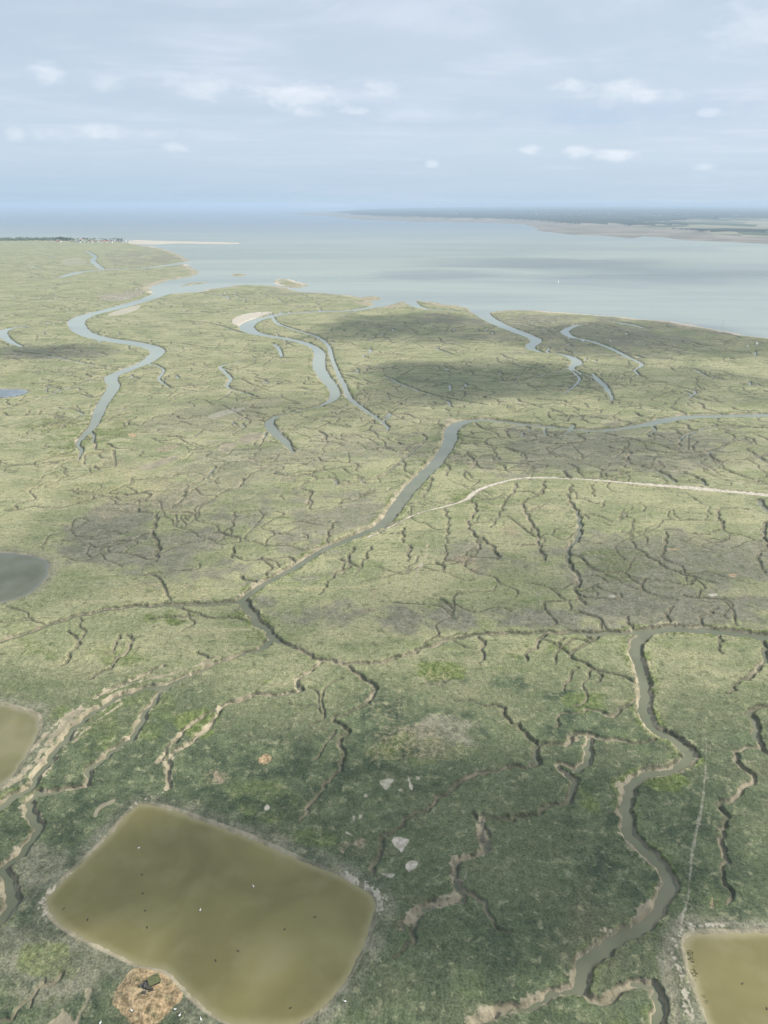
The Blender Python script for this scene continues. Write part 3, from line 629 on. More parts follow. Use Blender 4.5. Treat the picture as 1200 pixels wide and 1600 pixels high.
for (x, y, rx, ry, kd, st) in ZONES:
    r0, r1 = np.searchsorted(rows, [y - ry * 1.9, y + ry * 1.9]); c0, c1 = np.searchsorted(cols, [x - rx * 1.9, x + rx * 1.9])
    if x - rx <= 10: c0 = 0
    if x + rx >= 1190: c1 = NC
    sl = (slice(r0, r1), slice(c0, c1))
    px_ = np.clip(PX[sl], 0 if x - rx <= 10 else -1e9, 1200 if x + rx >= 1190 else 1e9)
    r2 = ((px_ - x) / rx) ** 2 + ((PY[sl] - y) / ry) ** 2
    k = sstep(-0.1, 1.2, 1.05 - r2 + (zn[sl] - 0.5) * 4.0 + (zn2[sl] - 0.5) * (3.0 if kd in ('lush', 'red') else 2.0))
    A[kd][sl] = np.maximum(A[kd][sl], (k * st).astype(np.float32))
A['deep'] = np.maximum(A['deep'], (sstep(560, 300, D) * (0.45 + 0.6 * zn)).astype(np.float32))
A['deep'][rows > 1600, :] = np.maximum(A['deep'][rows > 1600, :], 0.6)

# ------------------------------------------------------------------ materials
def mat(name):
    m = bpy.data.materials.new(name); m.use_nodes = True
    t = NT(m.node_tree)
    o = t.n('ShaderNodeOutputMaterial'); b = t.n('ShaderNodeBsdfPrincipled'); t.t.links.new(b.outputs[0], o.inputs[0])
    return m, t, b


def simple(name, colr, rough=0.8, vary=0.15, scale=0.6, metallic=0.0):
    m, t, b = mat(name)
    co = t.n('ShaderNodeTexCoord').outputs['Object']
    n_ = t.noise(co, scale, 4)
    t.put(b.inputs['Base Color'], t.mix(t.rng(n_, 0.3, 0.7), tuple(q * (1 - vary) for q in colr), tuple(min(1, q * (1 + vary)) for q in colr)))
    b.inputs['Roughness'].default_value = rough; b.inputs['Metallic'].default_value = metallic
    return m


def ground_material():
    m, t, b = mat('salt_marsh')
    co = t.n('ShaderNodeTexCoord').outputs['Object']
    fine = t.noise(co, 0.95, 4, 0.65); fine2 = t.noise(co, 0.33, 4, 0.6); med = t.noise(co, 0.07, 4, 0.6); big = t.noise(co, 0.014, 4, 0.6, 0.6); huge = t.noise(co, 0.0025, 3)
    rot = t.n('ShaderNodeMapping'); t.put(rot.inputs[0], co); rot.inputs['Rotation'].default_value = (0, 0, -0.55); rot.inputs['Scale'].default_value = (0.25, 1.2, 1)
    st = t.noise(rot.outputs[0], 0.05, 5, 0.62, 0.6)
    base_ = t.mix(t.rng(big, 0.36, 0.66), (0.20, 0.216, 0.112), (0.30, 0.295, 0.165))
    base_ = t.mix(t.m('MULTIPLY', t.rng(st, 0.5, 0.68), 0.6), base_, (0.34, 0.315, 0.18))
    base_ = t.mix(t.m('MULTIPLY', t.rng(st, 0.46, 0.34), 0.55), base_, (0.15, 0.185, 0.07))
    grey = t.mix(t.rng(med, 0.35, 0.65), (0.15, 0.148, 0.103), (0.215, 0.205, 0.15))
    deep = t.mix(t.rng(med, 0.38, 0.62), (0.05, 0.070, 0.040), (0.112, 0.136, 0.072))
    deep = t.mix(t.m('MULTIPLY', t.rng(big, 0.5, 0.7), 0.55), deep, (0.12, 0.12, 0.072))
    lush = t.mix(t.rng(fine2, 0.35, 0.65), (0.085, 0.12, 0.03), (0.15, 0.18, 0.06))
    wob = t.m('MULTIPLY', t.m('SUBTRACT', med, 0.5), 0.9)
    wobf = t.m('MULTIPLY', t.m('SUBTRACT', fine2, 0.5), 1.1)

    def zone(col_, name, target, w_=wob, a=0.25, b_=0.75, gain=1.0):
        v = t.m('ADD', t.attr(name), t.m('MULTIPLY', w_, t.m('MINIMUM', t.m('MULTIPLY', t.attr(name), 3.0), 1.0)))
        return t.mix(t.rng(v, a, b_, 0, gain), col_, target)
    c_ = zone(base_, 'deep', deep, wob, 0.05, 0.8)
    c_ = zone(c_, 'grey', grey, wob, 0.0, 0.8, 0.95)
    c_ = zone(c_, 'lush', lush, wob, 0.3, 0.9, 0.9)
    # thread-like wet runnels and drier pale seams wandering over the open marsh
    sp0 = t.n('ShaderNodeSeparateXYZ'); t.put(sp0.inputs[0], co)
    farm = t.rng(sp0.outputs[1], 420, 900)
    rm = t.n('ShaderNodeMapping'); t.put(rm.inputs[0], co); rm.inputs['Rotation'].default_value = (0, 0, -0.5); rm.inputs['Scale'].default_value = (0.45, 1.0, 1)
    l1 = t.m('ABSOLUTE', t.m('SUBTRACT', t.noise(rm.outputs[0], 0.010, 4, 0.55, 0.9), 0.5))
    l2 = t.m('ABSOLUTE', t.m('SUBTRACT', t.noise(t.vm('ADD', rm.outputs[0], (700, 300, 0)), 0.008, 4, 0.6, 0.7), 0.5))
    gate = t.rng(t.noise(co, 0.006, 2), 0.42, 0.58)
    l3 = t.m('ABSOLUTE', t.m('SUBTRACT', t.noise(t.vm('ADD', co, (170, 900, 0)), 0.0065, 5, 0.55, 1.2), 0.5))
    c_ = t.mix(t.m('MULTIPLY', t.m('MULTIPLY', t.rng(l1, 0.012, 0.002), farm), t.m('MULTIPLY', gate, 0.6)), c_, (0.07, 0.078, 0.05))
    c_ = t.mix(t.m('MULTIPLY', t.m('MULTIPLY', t.rng(l3, 0.008, 0.001), t.rng(sp0.outputs[1], 800, 1500)), 0.55), c_, (0.07, 0.078, 0.05))
    c_ = t.mix(t.m('MULTIPLY', t.rng(l2, 0.022, 0.004), t.m('MULTIPLY', farm, 0.38)), c_, (0.38, 0.35, 0.23))
    # bank vegetation: bright green and straw patches side by side
    lev = t.attr('levee')
    c_ = t.mix(t.m('MULTIPLY', t.rng(lev, 0.1, 0.75), t.rng(t.noise(co, 0.045, 3), 0.42, 0.6, 0, 0.85)), c_, lush)
    c_ = t.mix(t.m('MULTIPLY', t.rng(lev, 0.3, 0.85), t.rng(t.noise(t.vm('ADD', co, (90, 40, 0)), 0.06, 5, 0.7), 0.5, 0.6, 0, 0.75)), c_, (0.36, 0.33, 0.2))
    c_ = zone(c_, 'red', t.mix(t.rng(fine2, .35, .65), (0.21, 0.165, 0.105), (0.31, 0.25, 0.17)), wobf, 0.3, 0.95, 0.75)
    c_ = zone(c_, 'straw', t.mix(t.rng(fine2, .3, .7), (0.28, 0.195, 0.105), (0.44, 0.32, 0.185)), wobf, 0.2, 0.95, 0.95)
    mot = t.noise(co, 0.16, 5, 0.68, 0.4)
    c_ = t.mix(t.rng(mot, 0.54, 0.66, 0, 0.4), c_, (0.33, 0.32, 0.19))
    c_ = t.mix(t.rng(mot, 0.47, 0.34, 0, 0.6), c_, (0.07, 0.09, 0.04))
    # speckle of plants
    sv = t.m('ADD', t.m('MULTIPLY', t.rng(fine, 0.3, 0.7, 0.15, 1.75, False), 0.55), t.m('MULTIPLY', t.rng(fine2, 0.3, 0.7, 0.5, 1.5, False), 0.45))
    hs = t.n('ShaderNodeVectorMath', operation='SCALE'); t.put(hs.inputs[0], c_); t.put(hs.inputs[3], sv); c_ = hs.outputs[0]
    c_ = t.mix(t.rng(t.noise(co, 0.5, 5, 0.7), 0.6, 0.72, 0, 0.4), c_, (0.30, 0.30, 0.22))
    c_ = t.mix(t.rng(t.attr('bed'), 0.2, 0.9, 0, 0.8), c_, t.mix(t.rng(fine2, .35, .65), (0.075, 0.075, 0.05), (0.16, 0.15, 0.10)))
    mud = t.mix(t.rng(med, 0.4, 0.6), (0.23, 0.205, 0.14), (0.36, 0.315, 0.22))
    mud = t.mix(t.m('MULTIPLY', t.attr('wet'), 0.35), mud, (0.17, 0.155, 0.10))
    c_ = t.mix(t.rng(t.attr('mud'), 0.15, 0.85), c_, mud)
    sand = t.mix(t.rng(fine2, 0.35, 0.65), (0.36, 0.32, 0.25), (0.54, 0.49, 0.40))
    c_ = t.mix(t.rng(t.attr('sand'), 0.2, 0.85), c_, sand)
    t.put(b.inputs['Base Color'], c_)
    t.put(b.inputs['Roughness'], t.rng(t.attr('wet'), 0.0, 1.0, 0.95, 0.6)); b.inputs['Specular IOR Level'].default_value = 0.25
    bmp = t.n('ShaderNodeBump'); bmp.inputs['Distance'].default_value = 0.5; bmp.inputs['Strength'].default_value = 0.9
    hh = t.m('ADD', fine, t.m('MULTIPLY', fine2, 1.6)); t.put(bmp.inputs['Height'], hh)
    t.put(b.inputs['Normal'], bmp.outputs[0])
    return m


def far_material(name, forest_):
    m, t, b = mat(name)
    co = t.n('ShaderNodeTexCoord').outputs['Object']
    n_ = t.noise(co, 0.0022, 5, 0.6)
    if forest_:
        c_ = t.mix(t.rng(n_, 0.35, 0.65), (0.018, 0.028, 0.018), (0.04, 0.05, 0.03))
        c_ = t.mix(t.rng(t.noise(co, 0.0011, 5, 0.7), 0.6, 0.66, 0, 0.8), c_, (0.28, 0.29, 0.2))
    else:
        vor = t.n('ShaderNodeTexVoronoi'); mp = t.n('ShaderNodeMapping'); t.put(mp.inputs[0], co); mp.inputs['Scale'].default_value = (1, 0.45, 1); t.put(vor.inputs['Vector'], mp.outputs[0]); vor.inputs['Scale'].default_value = 0.0016
        sp_ = t.n('ShaderNodeSeparateColor'); t.put(sp_.inputs[0], vor.outputs['Color'])
        field = t.mix(t.rng(sp_.outputs[0], 0.25, 0.8), (0.06, 0.08, 0.045), (0.24, 0.23, 0.16))
        flat = t.mix(t.rng(n_, 0.4, 0.62), (0.16, 0.15, 0.125), (0.25, 0.22, 0.18))
        c_ = t.mix(t.rng(t.attr('field'), 0.3, 0.7), flat, field)
        rimn = t.rng(t.noise(co, 0.0008, 4), 0.55, 0.62, 0, 0.6)
        c_ = t.mix(t.m('MULTIPLY', rimn, t.rng(t.attr('far'), 0.95, 0.3)), c_, (0.5, 0.46, 0.38))
    t.put(b.inputs['Base Color'], c_); b.inputs['Roughness'].default_value = 0.95; b.inputs['Specular IOR Level'].default_value = 0.1
    return m


def sea_material():
    m, t, b = mat('tidal_water')
    co = t.n('ShaderNodeTexCoord').outputs['Object']
    sp_ = t.n('ShaderNodeSeparateXYZ'); t.put(sp_.inputs[0], co)
    mp = t.n('ShaderNodeMapping'); t.put(mp.inputs[0], co); mp.inputs['Scale'].default_value = (0.35, 1.3, 1); mp.inputs['Rotation'].default_value = (0, 0, 0.12)
    a = t.noise(mp.outputs[0], 0.0011, 5, 0.6, 1.0); a2 = t.noise(mp.outputs[0], 0.0045, 4, 0.6, 0.5)
    silt = t.mix(t.rng(a, 0.38, 0.62), (0.215, 0.245, 0.20), (0.285, 0.315, 0.25))
    silt = t.mix(t.rng(a2, 0.5, 0.7, 0, 0.3), silt, (0.17, 0.20, 0.20))
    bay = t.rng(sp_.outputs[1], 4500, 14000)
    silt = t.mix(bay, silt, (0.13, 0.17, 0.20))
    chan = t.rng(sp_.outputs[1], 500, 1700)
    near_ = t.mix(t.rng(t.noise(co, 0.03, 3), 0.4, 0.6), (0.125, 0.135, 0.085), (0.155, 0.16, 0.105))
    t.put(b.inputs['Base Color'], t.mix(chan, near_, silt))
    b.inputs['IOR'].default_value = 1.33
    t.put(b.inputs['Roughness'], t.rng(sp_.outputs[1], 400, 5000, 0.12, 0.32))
    bmp = t.n('ShaderNodeBump'); bmp.inputs['Distance'].default_value = 0.06; bmp.inputs['Strength'].default_value = 0.5
    t.put(bmp.inputs['Height'], t.noise(co, 0.8, 3)); t.put(b.inputs['Normal'], bmp.outputs[0])
    return m


def pond_material(colr, i):
    m, t, b = mat('pond_water')
    co = t.n('ShaderNodeTexCoord').outputs['Object']
    n_ = t.noise(co, 0.018, 3, 0.5, 0.8); n2_ = t.noise(co, 0.06, 3)
    dark = tuple(q * 0.74 for q in colr); lite = (colr[0] * 1.25, colr[1] * 1.25, colr[2] * 1.7)
    c_ = t.mix(t.rng(n_, 0.35, 0.65), dark, colr)
    c_ = t.mix(t.rng(n_, 0.56, 0.74, 0, 0.7), c_, lite)
    c_ = t.mix(t.rng(n2_, 0.45, 0.7, 0, 0.25), c_, lite)
    pale = (min(colr[0] * 1.5, .34), min(colr[1] * 1.5, .31), min(colr[2] * 2.2, .2))
    c_ = t.mix(t.rng(t.attr('depth'), 4.5, -0.5, 0, 0.6), c_, pale)                    # clear shallows over pale mud
    t.put(b.inputs['Base Color'], c_); b.inputs['Roughness'].default_value = 0.16; b.inputs['IOR'].default_value = 1.33
    bmp = t.n('ShaderNodeBump'); bmp.inputs['Distance'].default_value = 0.03; bmp.inputs['Strength'].default_value = 0.4
    t.put(bmp.inputs['Height'], t.noise(co, 1.4, 3)); t.put(b.inputs['Normal'], bmp.outputs[0])
    return m


def grid_object(name, mask, zarr, material, attrs=(), extra=None, step=1):
    """faces of the terrain grid where mask is true, as one mesh"""
    X = GX[::step, ::step]; Y = GY[::step, ::step]; Zs = zarr[::step, ::step]; M = mask[::step, ::step]
    nr, nc = X.shape
    f = M[:-1, :-1] & M[1:, :-1] & M[:-1, 1:] & M[1:, 1:]
    r_, c_ = np.nonzero(f)
    if len(r_) == 0: return None
    quad = np.stack([(r_ + 1) * nc + c_, (r_ + 1) * nc + c_ + 1, r_ * nc + c_ + 1, r_ * nc + c_], 1)
    used = np.unique(quad); remap = np.full(nr * nc, -1, np.int64); remap[used] = np.arange(len(used))
    quad = remap[quad]
    v = np.stack([X.ravel()[used], Y.ravel()[used], Zs.ravel()[used]], 1).astype(np.float32)
    me = bpy.data.meshes.new(name)
    me.vertices.add(len(v)); me.vertices.foreach_set('co', v.ravel())
    me.loops.add(len(quad) * 4); me.loops.foreach_set('vertex_index', quad.ravel().astype(np.int32))
    me.polygons.add(len(quad)); me.polygons.foreach_set('loop_start', np.arange(0, len(quad) * 4, 4, dtype=np.int32))
    me.polygons.foreach_set('loop_total', np.full(len(quad), 4, np.int32))
    me.polygons.foreach_set('use_smooth', np.ones(len(quad), bool))
    me.update(calc_edges=True)
    for a in attrs:
        src = extra[a] if extra and a in extra else A[a]
        at_ = me.attributes.new(a, 'FLOAT', 'POINT'); at_.data.foreach_set('value', src[::step, ::step].ravel()[used].astype(np.float32))
    me.materials.append(material)
    o = bpy.data.objects.new(name, me); COL.objects.link(o)
    return o


dist_far = (PY < 369.5) | ((PY < 400) & (A['far'] > 0.02) & (PX > 800))
keep = Z > -3.95
keepd = keep.copy()
for ax_ in (0, 1):
    for s in (-1, 1):
        keepd |= np.roll(keep, s, ax_)
farland = dist_far & keepd & (A['far'] > 0)
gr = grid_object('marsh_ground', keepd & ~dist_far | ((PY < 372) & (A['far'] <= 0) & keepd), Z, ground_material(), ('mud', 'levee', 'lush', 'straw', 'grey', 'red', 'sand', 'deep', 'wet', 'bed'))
tag(gr, 'green and straw salt marsh cut by winding tidal creeks', kind='structure')
fr = grid_object('far_shore', farland, Z, far_material('far_fields', False), ('far', 'field'))
tag(fr, 'low hazy shore with mudflats and fields across the bay', kind='structure')
ff = grid_object('far_woodland', farland & (FORE > 0.35), Z + 0.8, far_material('far_woods', True), ())
tag(ff, 'dark blue-green woodland on the far shore', kind='stuff')


def sheet(name, pts, z, material):
    me = bpy.data.meshes.new(name); me.from_pydata([(x, y, z) for x, y in pts], [], [tuple(range(len(pts)))]); me.materials.append(material)
    o = bpy.data.objects.new(name, me); COL.objects.link(o); return o


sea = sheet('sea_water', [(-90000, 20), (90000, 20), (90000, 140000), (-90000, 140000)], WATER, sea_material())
tag(sea, 'pale silty tidal bay and the channels running from it', kind='structure')
for i, (lab, lev, poly, colr) in enumerate(PONDS):
    sl, s_ = PSD[i]
    full = np.zeros((NR, NC), bool); full[sl] = s_ > -3.0
    dep = np.zeros((NR, NC), np.float32); dep[sl] = s_
    po = grid_object('pond', full, np.full((NR, NC), lev), pond_material(colr, i), ('depth',), {'depth': dep}, step=2)
    tag(po, lab, kind='structure')

# ------------------------------------------------------------------ things
def new_obj(name, bm, material, parent=None, loc=None, smooth=False):
    me = bpy.data.meshes.new(name); bm.to_mesh(me); bm.free()
    if smooth:
        for p in me.polygons: p.use_smooth = True
    me.materials.append(material)
    o = bpy.data.objects.new(name, me); COL.objects.link(o)
    if parent: o.parent = parent
    if loc is not None: o.location = loc
    return o


def empty(name, loc, rz=0.0, label=None, cat=None, group=None):
    o = bpy.data.objects.new(name, None); COL.objects.link(o); o.location = loc; o.rotation_euler = (0, 0, rz); o.empty_display_size = 1
    return tag(o, label, cat, group)


def prism(bm, pts, z0, z1):
    """vertical prism over an outline"""
    a = [bm.verts.new((x, y, z0)) for x, y in pts]; b = [bm.verts.new((x, y, z1)) for x, y in pts]
    n = len(pts)
    for i in range(n): bm.faces.new((a[i], a[(i + 1) % n], b[(i + 1) % n], b[i]))
    bm.faces.new(b); bm.faces.new(a[::-1])


def box(bm, x0, x1, y0, y1, z0, z1):
    prism(bm, [(x0, y0), (x1, y0), (x1, y1), (x0, y1)], z0, z1)


def gable(bm, x0, x1, y0, y1, z0, z1, over=0.4):
    x0 -= over; x1 += over; y0 -= over; y1 += over; ym = (y0 + y1) / 2
    v = [bm.verts.new(p) for p in ((x0, y0, z0), (x1, y0, z0), (x1, y1, z0), (x0, y1, z0), (x0, ym, z1), (x1, ym, z1))]
    for f in ((0, 1, 5, 4), (2, 3, 4, 5), (0, 4, 3), (1, 2, 5), (0, 3, 2, 1)): bm.faces.new([v[k] for k in f])


def lathe(bm, prof, seg=12, cx=0, cy=0):
    rings = []
    for r_, z in prof:
        rings.append([bm.verts.new((cx + r_ * math.cos(2 * math.pi * k / seg), cy + r_ * math.sin(2 * math.pi * k / seg), z)) for k in range(seg)])
    for a, b in zip(rings, rings[1:]):
        for k in range(seg): bm.faces.new((a[k], a[(k + 1) % seg], b[(k + 1) % seg], b[k]))
    bm.faces.new(rings[-1]); bm.faces.new(rings[0][::-1])


def zat(X, Y):
    r_, c_ = idx(X, Y); return float(Z[min(max(r_, 0), NR - 1), min(max(c_, 0), NC - 1)])


def copy_tree(o, parent=None):
    c_ = o.copy(); COL.objects.link(c_); c_.parent = parent
    for ch in list(o.children): copy_tree(ch, c_)
    return c_


M_white = simple('white_paint', (0.8, 0.79, 0.76), 0.6, 0.05); M_cream = simple('cream_render', (0.62, 0.55, 0.44), 0.8); M_brick = simple('brick_wall', (0.42, 0.22, 0.16), 0.9)
M_slate = simple('slate_roof', (0.13, 0.14, 0.16), 0.7); M_tile = simple('red_tile_roof', (0.33, 0.15, 0.10), 0.85); M_dark = simple('dark_timber', (0.045, 0.042, 0.036), 0.9)
M_green = simple('green_turf_roof', (0.11, 0.12, 0.05), 0.95, 0.3, 1.5); M_net = simple('camouflage_netting', (0.075, 0.072, 0.062), 0.95, 0.5, 1.2); M_leaf = simple('tree_leaves', (0.06, 0.085, 0.038), 0.9, 0.35, 0.15); M_bark = simple('bark', (0.12, 0.09, 0.06), 0.9)
M_feather = simple('white_feathers', (0.85, 0.84, 0.8), 0.7, 0.04); M_duck = simple('dark_brown_feathers', (0.05, 0.042, 0.03), 0.8, 0.3); M_bill = simple('orange_bill', (0.6, 0.28, 0.06), 0.5); M_sail = simple('sailcloth', (0.85, 0.86, 0.86), 0.7, 0.03)
M_glass = simple('lantern_glass', (0.25, 0.1, 0.08), 0.2); M_steel = simple('weathered_steel', (0.16, 0.16, 0.15), 0.5, 0.2, 3); M_straw = simple('reed_stalks', (0.30, 0.25, 0.13), 0.9, 0.3, 2)

rd = random.Random(5)

# ---- the hunting hide dug into the straw mound
hx, hy = map(float, ground_xy(236, 1542)); hz = zat(hx, hy)
hide = empty('hunting_hide', (hx, hy, hz - 0.1), 0.55, 'low dark hunting hide dug into the straw mound beside the big pond', 'hut')
bm = bmesh.new(); box(bm, -0.6, 3.6, -1.6, 1.8, -0.6, 1.1); new_obj('wall', bm, M_dark, hide)
bm = bmesh.new()
v = [bm.verts.new(p) for p in ((-0.9, -1.9, 1.15), (3.9, -2.0, 1.1), (4.0, 2.1, 1.5), (-0.8, 2.0, 1.55), (-0.9, -1.9, 1.3), (3.9, -2.0, 1.25), (4.0, 2.1, 1.65), (-0.8, 2.0, 1.7))]
for f in ((0, 3, 2, 1), (4, 5, 6, 7), (0, 1, 5, 4), (1, 2, 6, 5), (2, 3, 7, 6), (3, 0, 4, 7)): bm.faces.new([v[k] for k in f])
roof = new_obj('roof', bm, M_green, hide)
bm = bmesh.new(); lathe(bm, [(0.14, 0), (0.14, 0.9), (0.22, 0.92), (0.2, 1.1)], 8, 2.9, 1.2); new_obj('vent_pipe', bm, M_steel, roof, (0, 0, 1.5))
bm = bmesh.new()                                                     # netting thrown over brushwood, a lumpy heap
for k in range(16):
    cx_, cy_, r_ = rd.uniform(-4.2, -0.6), rd.uniform(-2.6, 1.6), rd.uniform(0.6, 1.25)
    ret = bmesh.ops.create_icosphere(bm, subdivisions=2, radius=r_)
    for q in ret['verts']:
        q.co = Vector((q.co.x * rd.uniform(.85, 1.15) + cx_, q.co.y * rd.uniform(.85, 1.15) + cy_, q.co.z * rd.uniform(.6, 1.0) + 0.3))
new_obj('netting', bm, M_net, hide)
bm = bmesh.new(); box(bm, -1.2, 0.3, -3.3, -2.2, -0.3, 0.75); new_obj('entrance_hatch', bm, M_dark, hide)
for (bx_, by_) in ((-2.2, -3.9), (0.9, -3.8)):
    bm = bmesh.new(); lathe(bm, [(.1, -.3), (.22, .3), (.16, .9), (.3, 1.1)], 7, bx_, by_); new_obj('reed_bundle', bm, M_straw, hide)


# ---- birds
def bird(name, loc, rz, white, label, cat, group, s=1.0):
    o = empty(name, loc, rz, label, cat, group); o.scale = (s, s, s)
    body_m = M_feather if white else M_duck
    bm = bmesh.new()
    prof = [(-0.62, 0.04, 0.30), (-0.48, 0.16, 0.24), (-0.25, 0.27, 0.17), (0.05, 0.31, 0.14), (0.3, 0.25, 0.17), (0.44, 0.13, 0.27), (0.5, 0.08, 0.42), (0.52, 0.065, 0.62), (0.58, 0.10, 0.76), (0.70, 0.075, 0.77), (0.76, 0.03, 0.75)]
    if not white:
        prof = [(-0.5, 0.03, 0.22), (-0.38, 0.13, 0.17), (-0.15, 0.2, 0.12), (0.1, 0.21, 0.11), (0.26, 0.14, 0.16), (0.32, 0.085, 0.27), (0.38, 0.10, 0.37), (0.46, 0.08, 0.37), (0.51, 0.03, 0.35)]
    rings = []
    for i, (x, r_, z) in enumerate(prof):
        a = prof[max(i - 1, 0)]; b = prof[min(i + 1, len(prof) - 1)]
        t = Vector((b[0] - a[0], 0, b[2] - a[2])).normalized(); nrm = Vector((-t.z, 0, t.x))
        rings.append([bm.verts.new(Vector((x, 0, z)) + Vector((0, 1, 0)) * r_ * math.cos(q * math.pi / 5) + nrm * r_ * .85 * math.sin(q * math.pi / 5)) for q in range(10)])
    for a, b in zip(rings, rings[1:]):
        for q in range(10): bm.faces.new((a[q], a[(q + 1) % 10], b[(q + 1) % 10], b[q]))
    bm.faces.new(rings[0]); bm.faces.new(rings[-1][::-1]); bmesh.ops.recalc_face_normals(bm, faces=bm.faces)
    body = new_obj('body', bm, body_m, o, smooth=True)
    hxp, hzp = (0.76, 0.75) if white else (0.5, 0.35)
    bm = bmesh.new(); v = [bm.verts.new(p) for p in ((hxp, -.03, hzp + .02), (hxp, .03, hzp + .02), (hxp, .03, hzp - .03), (hxp, -.03, hzp - .03), (hxp + .14, 0, hzp - .03))]
    for f in ((0, 1, 4), (1, 2, 4), (2, 3, 4), (3, 0, 4), (0, 3, 2, 1)): bm.faces.new([v[k] for k in f])
    new_obj('bill', bm, M_bill, o)
    for sgn in (-1, 1):
        bm = bmesh.new(); r_ = 0.3 if white else 0.2; L0, L1 = (-0.66, 0.2) if white else (-0.48, 0.12)
        zc = 0.26 if white else 0.18
        top = [bm.verts.new((L0 + (L1 - L0) * t, sgn * (r_ * math.sin(math.pi * (0.12 + 0.8 * t)) + .02), zc + 0.1 * math.sin(math.pi * t))) for t in (0, .25, .5, .75, 1)]
        bot = [bm.verts.new((q.co.x, q.co.y * 1.03, q.co.z - 0.12 * math.sin(math.pi * (0.15 + .7 * i / 4)))) for i, q in enumerate(top)]
        inn = [bm.verts.new((q.co.x, q.co.y * 0.6, q.co.z + 0.02)) for q in top]
        for i in range(4):
            bm.faces.new((top[i], top[i + 1], bot[i + 1], bot[i])); bm.faces.new((top[i], inn[i], inn[i + 1], top[i + 1]))
            bm.faces.new((bot[i], bot[i + 1], inn[i + 1], inn[i]))
        new_obj('wing', bm, body_m, o)
    return o


PL = -0.35
for (x, y, rz, lab) in [(217, 1325, 0.4, 'white bird on the big pond near its left bank, beside the paler water'), (313, 1422, 1.4, 'white bird standing upright near the middle of the big pond'), (396, 1385, 2.2, 'slim white bird on the big pond, right of the one in the middle')]:
    X, Y = map(float, ground_xy(x, y, PL)); bird('white_bird', (X, Y, PL - 0.03), rz, True, lab, 'bird', 'white birds on the big pond', 0.95)
for (x, y, rz, lab) in [(274, 1578, 0, 'white bird in the dark grass nearest the straw mound'), (281, 1587, 1, 'small white bird on the grass just below the mound corner'), (314, 1594, 2, 'white bird on dark grass between the mound and the big pond'),
                        (539, 1566, 3, 'lone white bird on the grass right of the big pond'), (157, 1599, 1.2, 'white bird at the bottom edge beside the muddy creek'), (206, 1581, 2.6, 'white bird at the lower left foot of the straw mound')]:
    X, Y = map(float, ground_xy(x, y, 0)); bird('white_bird', (X, Y, zat(X, Y) + 0.12), rz, True, lab, 'bird', 'white birds on the grass by the mound', 0.9)
for (x, y, rz, lab) in [(222, 1367, 0, 'dark duck topmost of the four in line on the left of the big pond'), (223, 1396, .6, 'dark duck second from the top of the four in line on the big pond'), (227, 1423, 1.2, 'dark duck third from the top of the four in line on the big pond'),
                        (230, 1449, 2, 'dark duck lowest of the four in line on the big pond'), (100, 1420, 1, 'dark duck closest to the left corner of the big pond'), (137, 1437, 2, 'dark duck near the lower left bank of the big pond'),
                        (492, 1433, 0.3, 'dark duck farthest right on the big pond'), (445, 1452, 0.9, 'dark duck second from the right on the big pond'), (372, 1486, 2.9, 'dark duck right of centre towards the lower end of the big pond'),
                        (337, 1501, 2.1, 'dark duck on the big pond nearest the straw mound'), (454, 1575, 0.4, 'dark duck by the lower right bank of the big pond')]:
    X, Y = map(float, ground_xy(x, y, PL)); bird('duck', (X, Y, PL - 0.05), rz, False, lab, 'duck', 'dark ducks on the big pond', 1.15)
for (x, y, rz, lab) in [(1160, 1537, 0.5, 'dark duck on the yellowish pond in the lower right corner'), (1198, 1576, 1.5, 'dark duck at the right edge of the corner pond')]:
    X, Y = map(float, ground_xy(x, y, PL)); bird('duck', (X, Y, PL - 0.05), rz, False, lab, 'duck', 'dark ducks on the corner pond', 1.15)

# ---- dark weed showing in the corner pond
def clump(name, x, y, z, rad, n, m, label, cat, group, flat=0.25):
    bm = bmesh.new()
    for k in range(n):
        a, r_ = rd.uniform(0, 6.28), rad * math.sqrt(rd.random()); h_ = rd.uniform(.15, .5) * rad * flat * 2
        cx_, cy_ = r_ * math.cos(a), r_ * math.sin(a); q = rd.uniform(.25, .6) * rad * .5
        p = [bm.verts.new((cx_ + q * math.cos(t + a), cy_ + q * math.sin(t + a) * .6, 0)) for t in (0, 2.1, 4.2)]
        tip = bm.verts.new((cx_ + rd.uniform(-.2, .2), cy_ + rd.uniform(-.2, .2), h_))
        for i in range(3): bm.faces.new((p[i], p[(i + 1) % 3], tip))
    o = new_obj(name, bm, m, None, (x, y, z)); return tag(o, label, cat, group)


for (x, y, r_, lab) in [(1078, 1489, 1.6, 'largest dark weed clump at the top left of the corner pond'), (1080, 1499, 1.5, 'dark weed clump just under the topmost one in the corner pond'), (1084, 1511, 0.8, 'small dark weed clump halfway down the left side of the corner pond'),
                        (1084, 1520, 1.7, 'wide dark weed clump beside the bend of the corner pond bank'), (1087, 1532, .6, 'tiny dark weed clump below the wide one in the corner pond'), (1100, 1556, .9, 'dark weed clump low on the left side of the corner pond'), (1104, 1566, 1.0, 'lowest dark weed clump in the corner pond')]:
    X, Y = map(float, ground_xy(x, y, PL)); clump('water_weed', X, Y, PL - 0.02, r_, int(30 * r_), M_green, lab, 'weed', 'weed clumps along the bank of the corner pond')

